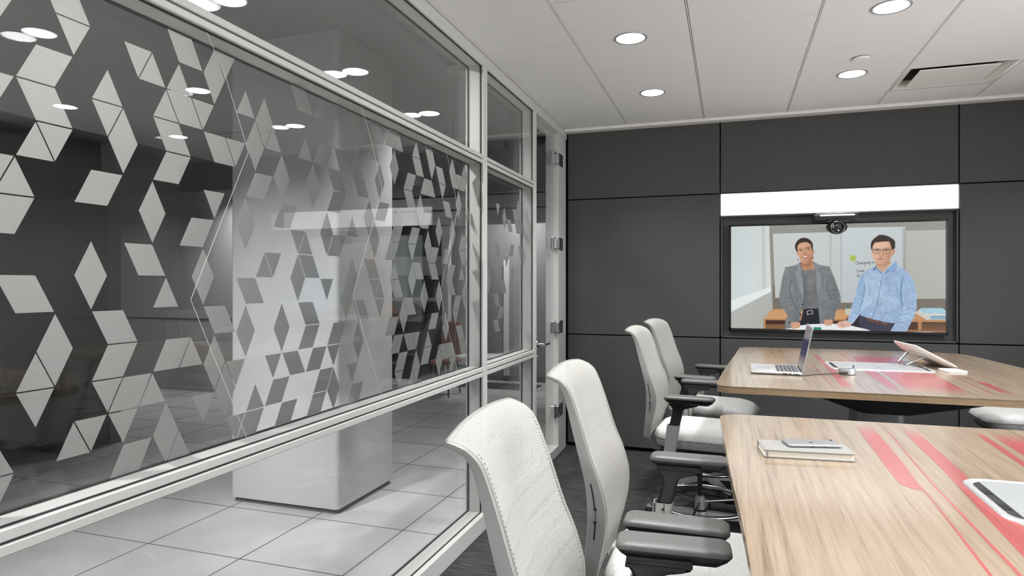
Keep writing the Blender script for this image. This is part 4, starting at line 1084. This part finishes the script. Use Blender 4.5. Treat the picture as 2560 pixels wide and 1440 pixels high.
# writing on the board and sticky note
INK = (40, 48, 52)
paint([(1134, 646), (1182, 656), (1170, 702), (1121, 690)], (178, 198, 104), grad=((160, 182, 88), .5, .5)); stroke([(1142, 672), (1150, 664), (1158, 668)], 1.5, (110, 130, 60), .8)
def word(strokes):
    for s_ in strokes: stroke([(x, y) for x, y in s_], 2.4, INK, .9, .7)
word([[(1190, 702), (1180, 704), (1176, 714), (1180, 724), (1190, 722)], [(1196, 696), (1196, 722)], [(1196, 714), (1202, 708), (1206, 722)], [(1220, 710), (1212, 712), (1214, 722), (1222, 716)], [(1222, 708), (1224, 722)],
      [(1230, 724), (1230, 710)], [(1230, 714), (1236, 708), (1238, 720)], [(1254, 708), (1246, 710), (1248, 720), (1255, 714)], [(1255, 708), (1254, 732), (1246, 738)], [(1262, 704), (1263, 718)], [(1270, 718), (1270, 706)], [(1270, 710), (1276, 704), (1278, 716)],
      [(1292, 704), (1285, 706), (1287, 716), (1293, 710)], [(1294, 704), (1292, 724), (1285, 728)], [(1310, 698), (1311, 716)], [(1320, 716), (1320, 704)], [(1320, 708), (1326, 702), (1328, 714)]])
word([[(1196, 764), (1186, 768), (1184, 780), (1190, 788), (1198, 784)], [(1206, 774), (1202, 780), (1206, 786), (1211, 780), (1206, 774)], [(1222, 772), (1216, 776), (1222, 780), (1218, 786)], [(1228, 778), (1236, 774), (1230, 770), (1226, 778), (1234, 784)], [(1240, 784), (1242, 772), (1250, 772)]])
word([[(1188, 826), (1190, 808), (1200, 806), (1202, 814), (1192, 818), (1204, 828)], [(1208, 826), (1210, 816), (1218, 814)]])

# --- the woman in the grey blazer
SK = (210, 166, 136); SKD = (160, 112, 84); GR = (128, 132, 134); GRD = (92, 96, 99); GRL = (150, 154, 156)
paint(hw_([(740, 880), (1110, 860), (1150, 1200), (760, 1200)]), (182, 134, 102), 1, 2)                        # neck
paint(hw_([(740, 900), (900, 960), (1090, 880), (1110, 960), (960, 1060), (780, 1010)]), (150, 104, 78), .7, 8)
paint([(735, 770), (850, 765), (878, 1090), (748, 1090)], (120, 122, 124), grad=((108, 110, 112), .4, .6))       # top
paint([(752, 800), (775, 800), (790, 1085), (750, 1085)], (92, 95, 98), .5, 8); paint([(760, 945), (862, 945), (866, 960), (760, 962)], (90, 93, 96), .55, 6)
stroke([(762, 960), (860, 990)], 3, (96, 99, 101), .6, 2); stroke([(756, 1030), (868, 1020)], 3, (98, 100, 103), .5, 2)
paint([(748, 1088), (872, 1084), (888, 1215), (720, 1225)], (30, 32, 42)); stroke([(800, 1110), (806, 1215)], 2, (18, 20, 28), .7)
stroke([(745, 1108), (880, 1098)], 2, (60, 62, 74), .6)
# jacket, our left side
paint([(722, 705), (690, 728), (600, 748), (572, 850), (552, 980), (556, 1035), (580, 1080), (620, 1140), (600, 1180), (597, 1250), (660, 1250), (716, 1160), (724, 1130), (735, 1100), (752, 1010), (752, 900), (742, 790)], GR, 1, 1, grad=((118, 122, 124), .5, .5))
# jacket, our right side
paint([(830, 700), (880, 728), (962, 742), (990, 830), (1030, 930), (1050, 985), (1046, 1040), (1010, 1120), (1000, 1180), (946, 1170), (930, 1190), (896, 1210), (884, 1205), (872, 1080), (850, 900), (846, 790)], GR, 1, 1, grad=((116, 120, 122), .5, .4))
# sleeves hanging to the table
paint([(600, 750), (575, 840), (550, 985), (560, 1030), (620, 1120), (650, 1202), (722, 1186), (700, 1110), (640, 1010), (632, 930), (648, 850), (640, 770)], (132, 136, 138), 1, 1.2, grad=((112, 116, 119), .5, .6))
paint([(962, 742), (1008, 850), (1048, 970), (1046, 1040), (1004, 1120), (996, 1188), (932, 1166), (948, 1090), (972, 1030), (958, 960), (940, 860)], (126, 130, 132), 1, 1.2, grad=((104, 108, 111), .2, .7))
for a, b_, c_ in (((648, 850), (636, 930), (655, 1010)), ((655, 1010), (700, 1090), (726, 1160)), ((940, 870), (944, 940), (972, 1000))): stroke([a, b_, c_], 6, (78, 82, 86), .75, 3)
for q in (((560, 985), (600, 968), (635, 972)), ((562, 1010), (600, 995), (640, 1004)), ((580, 1050), (620, 1030), (650, 1040)), ((975, 945), (1010, 930), (1040, 945)), ((985, 975), (1015, 968), (1046, 990)), ((965, 1010), (1000, 1010), (1040, 1030)), ((600, 1080), (640, 1060), (670, 1075)), ((980, 1060), (1010, 1060), (1030, 1075)), ((620, 1120), (660, 1110), (690, 1120))):
    stroke(q, 7, (92, 96, 100), .38, 6); stroke([(x, y + 9) for x, y in q], 5, (152, 156, 158), .32, 5)
for q in (((690, 900), (700, 1000), (716, 1060)), ((668, 800), (676, 880), (680, 950)), ((905, 850), (915, 960), (910, 1080)), ((590, 800), (582, 880), (575, 940)), ((990, 850), (1000, 900), (1005, 940))): stroke(q, 8, (104, 108, 111), .55, 6)
# lapels
paint([(724, 704), (690, 730), (702, 760), (684, 782), (692, 820), (720, 930), (752, 1010), (752, 900), (738, 780)], (138, 142, 144), 1, 1)
paint([(832, 700), (872, 728), (886, 760), (866, 772), (900, 786), (896, 860), (880, 960), (866, 1060), (852, 920), (842, 780)], (134, 138, 140), 1, 1)
stroke([(722, 710), (740, 790), (750, 900), (752, 1010), (735, 1100)], 3.5, (62, 66, 70), .85, 1.4)
stroke([(832, 705), (846, 790), (854, 920), (872, 1080), (884, 1200)], 3.0, (74, 78, 82), .85, 1.4)
stroke([(684, 784), (700, 850), (740, 960)], 2.4, (168, 172, 174), .7, 1.2); stroke([(900, 788), (897, 860), (870, 1020)], 2.6, (84, 88, 92), .8, 1.4)
stroke([(700, 748), (686, 778)], 3, (84, 88, 92), .8, 1.2); stroke([(888, 756), (868, 774), (900, 787)], 2.6, (72, 76, 80), .9, 1)
stroke([(600, 750), (640, 780), (650, 860)], 4, (104, 108, 112), .7, 2.5); stroke([(958, 745), (944, 800), (940, 860)], 4, (96, 100, 104), .7, 2.5)
ell((744, 1050), 6, 7, (40, 36, 34)); ell((725, 1134), 6, 8, (40, 36, 34)); ell((634, 1198), 5, 8, (60, 62, 66))
paint([(850, 1090), (868, 1090), (884, 1205), (893, 1210), (880, 1100)], (150, 154, 156), .4, 3)
# belt buckle
for q in (((778, 1106), (800, 1101), (820, 1100)), ((780, 1134), (802, 1128), (822, 1126)), ((778, 1106), (780, 1134)), ((822, 1100), (824, 1126))): stroke(q, 4.5, (196, 196, 190), 1, 1, False)
# hands on the table
TBL = (228, 232, 236)
paint([(640, 1245), (720, 1222), (800, 1212), (900, 1208), (1000, 1208), (1100, 1220), (1220, 1240), (1330, 1268), (1330, 1320), (600, 1320), (600, 1250)], TBL, 1, 1.4)
def fist(cx, cy, w_, h_, n_, fl=1):
    paint([(cx - w_, cy - h_ * .7), (cx + w_ * .7, cy - h_), (cx + w_, cy - h_ * .1), (cx + w_ * .8, cy + h_ * .5), (cx - w_ * .9, cy + h_ * .5)], (206, 158, 128), 1, 2, True)
    for k in range(n_):
        x = cx - w_ * .8 + 1.6 * w_ * (k + .4) / n_; paint([(x - w_ * .22, cy), (x + w_ * .2, cy - 4), (x + w_ * .16, cy + h_ * (.95 - .08 * k)), (x - w_ * .16, cy + h_ * (1.0 - .08 * k))], (210, 158, 130), 1, 1.6, True)
        stroke([(x + w_ * .2, cy + 2), (x + w_ * .17, cy + h_ * .8)], 2, (150, 98, 74), .7, 1.2)
fist(686, 1222, 36, 28, 4); fist(954, 1200, 34, 26, 3)
paint([(768, 1243), (830, 1236), (892, 1237), (898, 1262), (770, 1262)], (40, 140, 100), 1, 1)
# head
paint(hw_([(640, 560), (655, 690), (715, 800), (760, 900), (850, 950), (960, 950), (1060, 880), (1100, 760), (1112, 560), (1080, 400), (1000, 320), (850, 290), (700, 330), (640, 440)]), SK, 1, 1.6, True, grad=((180, 130, 100), .7, .25))
paint(hw_([(620, 610), (655, 620), (668, 690), (640, 680)]), (186, 138, 108), 1, 1.5, True); paint(hw_([(1098, 545), (1138, 560), (1130, 640), (1100, 690)]), (178, 126, 98), 1, 1.5, True)
paint(hw_([(690, 420), (820, 330), (960, 330), (1010, 420), (880, 470), (760, 470)]), (212, 166, 134), .6, 8, True)
paint(hw_([(720, 640), (800, 620), (830, 700), (770, 760), (710, 720)]), (210, 160, 128), .6, 6, True)
paint(hw_([(950, 620), (1060, 590), (1080, 680), (1020, 740), (960, 700)]), (208, 154, 126), .55, 6, True)
paint(hw_([(1030, 760), (1098, 700), (1090, 800), (1010, 910), (900, 948), (960, 880)]), (150, 102, 78), .55, 8, True)
# hair: short curls
paint(hw_([(648, 610), (605, 560), (575, 470), (580, 380), (630, 290), (700, 225), (780, 185), (900, 185), (985, 225), (1060, 280), (1095, 360), (1105, 450), (1102, 560), (1075, 500), (1060, 420), (1010, 350), (900, 305), (800, 315), (720, 340), (660, 400), (640, 480), (650, 560)]), (52, 42, 38), 1, 1.6, True)
random.seed(7)
for k in range(46):
    a = PI * (1.02 + .96 * random.random()); r_ = 235 + random.uniform(-38, 18)
    ell(hw_([(843 + math.cos(a) * r_ * 1.06, 468 + math.sin(a) * r_ * 1.12)])[0], 4.2, 3.4, random.choice([(74, 60, 52), (38, 30, 28), (60, 48, 42), (88, 74, 62)]), .55, 1.2)
for k in range(16):
    a = PI * (1.06 + .88 * k / 15); ell(hw_([(843 + math.cos(a) * 258, 470 + math.sin(a) * 282)])[0], 4.6 + (k % 3) * .8, 4.2, (52, 42, 38), .95, 1.2)
# features
def eye_(c, w_, tilt, f_):
    x, y = f_([c])[0]
    ell((x, y), w_, w_ * .42, (226, 220, 214), .9, .8, tilt); ell((x + 1, y), w_ * .42, w_ * .42, (60, 48, 44), 1, .7)
    stroke([(x - w_, y + 1), (x - w_ * .3, y - w_ * .5), (x + w_ * .5, y - w_ * .48), (x + w_, y)], 2.2, (58, 42, 38), .9, .8)
eye_((742, 562), 11.5, -.12, hw_); eye_((962, 524), 12.5, -.14, hw_)
stroke(hw_([(672, 545), (700, 518), (745, 508), (790, 516)]), 3.2, (84, 60, 48), .85, 1); stroke(hw_([(885, 498), (925, 465), (985, 458), (1030, 490)]), 3.6, (76, 54, 44), .9, 1)
stroke(hw_([(845, 520), (836, 600), (815, 655)]), 3, (168, 118, 90), .6, 2)
paint(hw_([(818, 650), (850, 630), (900, 622), (938, 648), (920, 668), (870, 662), (832, 672)]), (176, 124, 98), .45, 2.5, True)
ell(hw_([(835, 662)])[0], 3.2, 2, (96, 58, 46), .8, 1); ell(hw_([(898, 655)])[0], 3.4, 2.2, (88, 54, 44), .9, 1)
paint(hw_([(785, 742), (850, 722), (920, 708), (988, 700), (972, 745), (930, 782), (870, 790), (815, 775)]), (188, 108, 98), .95, 1.6, True)
paint(hw_([(812, 744), (870, 728), (935, 718), (925, 742), (880, 757), (830, 760)]), (238, 232, 226), 1, 1.4, True)
stroke(hw_([(785, 742), (870, 718), (988, 700)]), 2.0, (150, 84, 74), .7, 1.2)
stroke(hw_([(775, 690), (768, 730), (785, 770)]), 3, (160, 110, 84), .7, 2); stroke(hw_([(985, 655), (1010, 700), (1000, 745)]), 3, (150, 100, 78), .7, 2)
ell(hw_([(665, 840)])[0], 6, 6, (110, 100, 98), .9, 1); ell(hw_([(1110, 778)])[0], 6, 5, (50, 46, 48), .95, 1)

# --- the man in the blue shirt
BL = (160, 184, 212); BLD = (104, 132, 170); BLL = (190, 208, 228)
paint([(1195, 1120), (1500, 1190), (1580, 1290), (1300, 1290), (1200, 1240)], (58, 56, 74)); 
paint([(1160, 1190), (1200, 1140), (1220, 1250), (1160, 1230)], (40, 36, 46))
paint([(1100, 1215), (1330, 1268), (1240, 1300), (1000, 1300)], TBL, 1, 1.2)
paint([(1195, 1138), (1260, 1156), (1440, 1206), (1500, 1220), (1480, 1290), (1330, 1280), (1205, 1228)], (62, 60, 78), 1, 1)
paint(hm_([(470, 1040), (900, 1000), (930, 1060), (800, 1200), (690, 1330), (560, 1240), (480, 1140)]), (200, 158, 130), 1, 2)      # neck
paint(hm_([(500, 1040), (700, 1090), (880, 960), (900, 1040), (760, 1130), (560, 1120)]), (164, 118, 92), .6, 8)
# torso
paint([(1340, 740), (1310, 752), (1262, 775), (1228, 800), (1216, 900), (1220, 1000), (1206, 1095), (1215, 1140), (1300, 1170), (1420, 1196), (1500, 1206), (1540, 1150), (1560, 1000), (1600, 850), (1580, 770), (1510, 728), (1480, 722), (1400, 790)], BL, 1, 1.2, grad=((146, 172, 204), .4, .6))
paint([(1238, 830), (1330, 800), (1380, 900), (1350, 1080), (1230, 1090), (1226, 980)], BLL, .45, 22)
paint([(1400, 900), (1520, 880), (1530, 1040), (1420, 1150), (1370, 1100)], BLL, .3, 22)
# left arm (ours), reaching to the pen
paint([(1232, 796), (1205, 850), (1180, 950), (1148, 1040), (1130, 1120), (1106, 1185), (1134, 1220), (1164, 1192), (1210, 1130), (1232, 1020), (1250, 930), (1250, 840)], (146, 174, 206), 1, 1.2, grad=((166, 190, 218), 0, .8))
stroke([(1250, 880), (1244, 960), (1222, 1040), (1206, 1100)], 6, (84, 112, 156), .6, 4)
for q in (((1165, 1010), (1195, 1000), (1230, 1012)), ((1155, 1040), (1190, 1030), (1225, 1045)), ((1148, 1075), (1180, 1060), (1205, 1080)), ((1185, 930), (1210, 950), (1240, 990)), ((1140, 1120), (1165, 1110), (1190, 1130))):
    stroke(q, 6, (108, 136, 176), .4, 5); stroke([(x, y - 8) for x, y in q], 5, (192, 210, 230), .35, 5)
# right arm
paint([(1560, 765), (1612, 800), (1650, 860), (1672, 960), (1674, 1080), (1650, 1160), (1612, 1230), (1590, 1275), (1455, 1275), (1485, 1225), (1530, 1160), (1556, 1080), (1548, 980), (1552, 870)], (148, 174, 208), 1, 1.2, grad=((166, 190, 218), .3, .5))
stroke([(1560, 830), (1548, 900), (1546, 1000), (1560, 1060)], 7, (70, 98, 144), .7, 4)
for q in (((1565, 1100), (1610, 1080), (1665, 1090)), ((1540, 1140), (1600, 1120), (1650, 1140)), ((1530, 1170), (1580, 1160), (1620, 1180)), ((1500, 1210), (1560, 1190), (1600, 1230)), ((1600, 900), (1606, 960), (1600, 1020)), ((1640, 900), (1650, 980), (1640, 1050)), ((1575, 1040), (1620, 1020), (1668, 1020)), ((1490, 1240), (1540, 1225), (1580, 1250))):
    stroke(q, 7, (108, 136, 176), .4, 5.5); stroke([(x + 2, y - 10) for x, y in q], 6, (194, 212, 232), .38, 5.5)
for q in (((1440, 960), (1480, 985), (1510, 960)), ((1460, 1120), (1500, 1100), (1540, 1060)), ((1330, 1000), (1300, 1060), (1250, 1090)), ((1500, 1160), (1530, 1140), (1560, 1120)), ((1430, 870), (1450, 920), (1440, 960)), ((1500, 880), (1520, 940), (1515, 1010)), ((1270, 860), (1290, 920), (1280, 980)), ((1420, 1060), (1430, 1110), (1400, 1150))):
    stroke(q, 5, (108, 140, 184), .5, 4)
stroke([(1392, 800), (1384, 860), (1372, 930), (1352, 1030), (1330, 1110), (1308, 1160)], 2.4, (62, 84, 124), .85, 1)
for p in ((1383, 805), (1366, 884), (1352, 968), (1329, 1046), (1302, 1128)): ell(p, 4.5, 4.5, (232, 236, 240), .95, 1)
stroke([(1406, 872), (1470, 884), (1500, 880)], 2, (104, 134, 178), .6, 1.4)
# collar
paint([(1316, 762), (1342, 728), (1352, 760), (1396, 800), (1380, 806), (1340, 780)], (150, 178, 212), 1, 1)
paint([(1480, 722), (1498, 698), (1518, 716), (1510, 740), (1480, 782), (1440, 790), (1412, 800), (1430, 762)], (142, 170, 208), 1, 1)
stroke([(1512, 738), (1482, 780)], 3, (76, 100, 144), .8, 1.2); stroke([(1342, 732), (1352, 762), (1394, 802)], 3, (66, 72, 96), .85, 1.2)
paint([(1320, 756), (1338, 742), (1336, 766), (1318, 772)], (62, 84, 128), .8, 2); stroke([(1412, 800), (1432, 785), (1442, 768)], 5, (76, 100, 146), .8, 2)
# belt
paint([(1262, 1158), (1300, 1166), (1436, 1204), (1434, 1220), (1400, 1216), (1300, 1190), (1262, 1172)], (112, 76, 58), 1, 1.2)
stroke([(1290, 1160), (1288, 1184)], 4, (90, 66, 54), 1, 1, False); stroke([(1338, 1176), (1336, 1200)], 4, (70, 52, 46), 1, 1, False); stroke([(1374, 1186), (1372, 1212)], 8, (62, 58, 74), 1, 1, False)
# hand with pen
paint([(1022, 1208), (1040, 1192), (1075, 1186), (1104, 1188), (1132, 1204), (1130, 1226), (1100, 1236), (1062, 1242), (1030, 1232)], (222, 176, 158), 1, 1.6, True)
for q in (((1040, 1210), (1062, 1216), (1080, 1206)), ((1050, 1226), (1076, 1228), (1094, 1216))): stroke(q, 2.2, (176, 120, 104), .8, 1.4)
stroke([(1074, 1214), (1092, 1186), (1104, 1170)], 6, (214, 208, 200), 1, 1.2); stroke([(1098, 1178), (1110, 1162)], 8, (74, 52, 44), 1, 1.2); stroke([(1066, 1214), (1074, 1204)], 3, (60, 44, 40), .9, 1)
# head
paint(hm_([(335, 660), (350, 780), (390, 900), (440, 980), (500, 1050), (600, 1080), (720, 1080), (830, 1020), (905, 930), (935, 800), (960, 660), (940, 500), (880, 400), (700, 380), (500, 390), (390, 470), (345, 560)]), (218, 178, 152), 1, 1.6, True, grad=((196, 150, 124), .9, .1))
paint(hm_([(950, 650), (1010, 640), (1052, 670), (1040, 740), (990, 810), (940, 820), (940, 740)]), (208, 156, 134), 1, 1.6, True); paint(hm_([(985, 680), (1020, 680), (1010, 740), (975, 780)]), (176, 108, 92), .7, 3, True)
paint(hm_([(333, 660), (350, 660), (358, 720), (340, 720)]), (206, 158, 134), 1, 1.2)
paint(hm_([(420, 500), (600, 440), (820, 440), (860, 560), (640, 620), (450, 600)]), (232, 196, 170), .6, 9, True)
paint(hm_([(860, 780), (930, 760), (905, 920), (820, 1020), (700, 1080), (780, 960)]), (178, 132, 106), .55, 9, True)
paint(hm_([(400, 800), (500, 790), (520, 880), (440, 900)]), (230, 180, 156), .5, 7, True)
# hair
paint(hm_([(345, 650), (322, 580), (322, 500), (345, 420), (410, 330), (500, 260), (600, 212), (740, 220), (860, 260), (960, 320), (1040, 400), (1050, 500), (1045, 600), (1000, 640), (960, 650), (940, 600), (915, 500), (870, 410), (700, 408), (560, 425), (450, 440), (400, 500), (375, 560), (368, 640)]), (54, 44, 38), 1, 1.8, True)
for q in (((420, 400), (560, 330), (700, 340)), ((400, 340), (520, 280), (640, 270)), ((600, 260), (760, 280), (880, 360)), ((960, 380), (1010, 460), (1010, 560)), ((350, 480), (380, 430), (430, 400)), ((700, 230), (820, 270), (920, 340))): stroke(hm_(q), 4, (92, 78, 66), .45, 3)
for q in (((980, 340), (1030, 400)), ((1000, 400), (1045, 440)), ((530, 240), (600, 210)), ((345, 420), (380, 370))): stroke(hm_(q), 3.4, (48, 38, 34), .9, 1.4, False)
# brows, eyes, glasses
stroke(hm_([(425, 640), (490, 625), (560, 635)]), 3, (92, 70, 58), .8, 1.2); stroke(hm_([(695, 635), (770, 612), (850, 625)]), 3.2, (88, 66, 56), .8, 1.2)
for c in ((510, 688), (785, 685)):
    x, y = hm_([c])[0]; ell((x, y), 12, 4.6, (222, 212, 204), .75, 1); ell((x, y), 5.4, 4.8, (62, 48, 42), 1, .8)
    stroke([(x - 13, y + 1), (x - 4, y - 5), (x + 6, y - 5), (x + 13, y)], 2, (80, 58, 50), .85, .9)
GL = (70, 52, 42)
stroke(hm_([(385, 660), (500, 645), (600, 655), (598, 700), (570, 755), (500, 775), (430, 765), (395, 720), (385, 660)]), 2.6, GL, .95, .8)
stroke(hm_([(680, 660), (780, 645), (890, 650), (885, 710), (860, 760), (780, 772), (715, 762), (690, 720), (680, 660)]), 2.6, GL, .95, .8)
stroke(hm_([(385, 662), (500, 648), (602, 656)]), 3.4, GL, .95, .8); stroke(hm_([(680, 660), (780, 646), (892, 652)]), 3.6, GL, .95, .8)
stroke(hm_([(600, 660), (640, 650), (680, 664)]), 3, GL, .95, .8); stroke(hm_([(890, 655), (980, 645)]), 3.4, GL, .95, .8, False); stroke(hm_([(350, 655), (385, 665)]), 3, GL, .95, .8, False)
# nose, mouth
stroke(hm_([(625, 700), (622, 770), (612, 820)]), 3, (206, 158, 132), .6, 2.4); paint(hm_([(560, 830), (620, 800), (690, 800), (705, 835), (660, 855), (600, 850)]), (198, 146, 120), .7, 3, True)
paint(hm_([(680, 700), (720, 760), (705, 830), (680, 780)]), (186, 136, 110), .5, 4, True)
stroke(hm_([(600, 848), (650, 852), (695, 836)]), 2.4, (136, 88, 72), .8, 1.4)
paint(hm_([(515, 925), (600, 908), (640, 912), (720, 930), (660, 945), (580, 940)]), (186, 112, 104), .95, 1.6, True); stroke(hm_([(510, 926), (620, 922), (722, 930)]), 2, (138, 76, 70), .9, 1)
paint(hm_([(560, 965), (650, 960), (680, 985), (620, 1000)]), (194, 150, 126), .5, 3, True)
# soft mottling of cloth and skin, then fine noise
rng = np.random.RandomState(3)
def soft(n_, amp):
    a = rng.normal(0, 1, (CHH // n_ + 2, CW // n_ + 2)).astype(np.float32)
    yy_ = np.linspace(0, a.shape[0] - 1.001, CHH); xx_ = np.linspace(0, a.shape[1] - 1.001, CW)
    i, j = yy_.astype(int), xx_.astype(int); fy_, fx_ = (yy_ - i)[:, None], (xx_ - j)[None, :]
    v_ = a[i][:, j] * (1 - fy_) * (1 - fx_) + a[i + 1][:, j] * fy_ * (1 - fx_) + a[i][:, j + 1] * (1 - fy_) * fx_ + a[i + 1][:, j + 1] * fy_ * fx_
    return v_[..., None] * amp
cloth = ((np.abs(IMG - np.array(BL, np.float32)).sum(-1) < 130) & (IMG[..., 2] > IMG[..., 0] + 22) | (np.abs(IMG - np.array(GR, np.float32)).sum(-1) < 60) & (XX < 860) & (YY > 230) & (XX > 330))[..., None].astype(np.float32)
IMG *= 1 + cloth * (soft(34, .028) + soft(12, .022) + soft(3, .045))
IMG *= (1 + rng.normal(0, .018, (CHH, CW, 1))).astype(np.float32)
# to the vertex-coloured grid
GW, GH = CW // 2, CHH // 2
small = IMG[:GH * 2, :GW * 2].reshape(GH, 2, GW, 2, 3).mean((1, 3)) / 255.0
small = np.clip(small, 0, 1); lin_ = np.where(small <= .04045, small / 12.92, ((small + .055) / 1.055) ** 2.4)
gx = np.linspace(SX0, SX1, GW) - .7507; gz = np.linspace(SZ1, SZ0, GH) - 1.4605
co = np.zeros((GH, GW, 3), np.float32); co[..., 0] = gx[None, :]; co[..., 1] = SY - YB; co[..., 2] = gz[:, None]
idx = np.arange(GH * GW).reshape(GH, GW); fa = np.stack([idx[1:, :-1], idx[1:, 1:], idx[:-1, 1:], idx[:-1, :-1]], -1).reshape(-1, 4)
me = bpy.data.meshes.new('screen_picture')
me.vertices.add(GH * GW); me.vertices.foreach_set('co', co.reshape(-1))
me.loops.add(fa.size); me.loops.foreach_set('vertex_index', fa.reshape(-1).astype(np.int32))
me.polygons.add(len(fa)); me.polygons.foreach_set('loop_start', (np.arange(len(fa)) * 4).astype(np.int32)); me.polygons.foreach_set('loop_total', np.full(len(fa), 4, np.int32))
me.update(calc_edges=True); me.validate()
ca_ = me.color_attributes.new('picture', 'FLOAT_COLOR', 'POINT')
ca_.data.foreach_set('color', np.concatenate([lin_.reshape(-1, 3), np.ones((GH * GW, 1))], 1).astype(np.float32).reshape(-1))
m = mat('screen_picture', (0.0, 0.0, 0.0), .25, spec=.3); g = NT(m)
at = g.n('ShaderNodeAttribute'); at.attribute_name = 'picture'
g.l(at.outputs['Color'], g.b.inputs['Emission Color']); g.b.inputs['Emission Strength'].default_value = 0.88
me.materials.append(m)
o = bpy.data.objects.new('screen', me); COL.objects.link(o); o.parent = tv
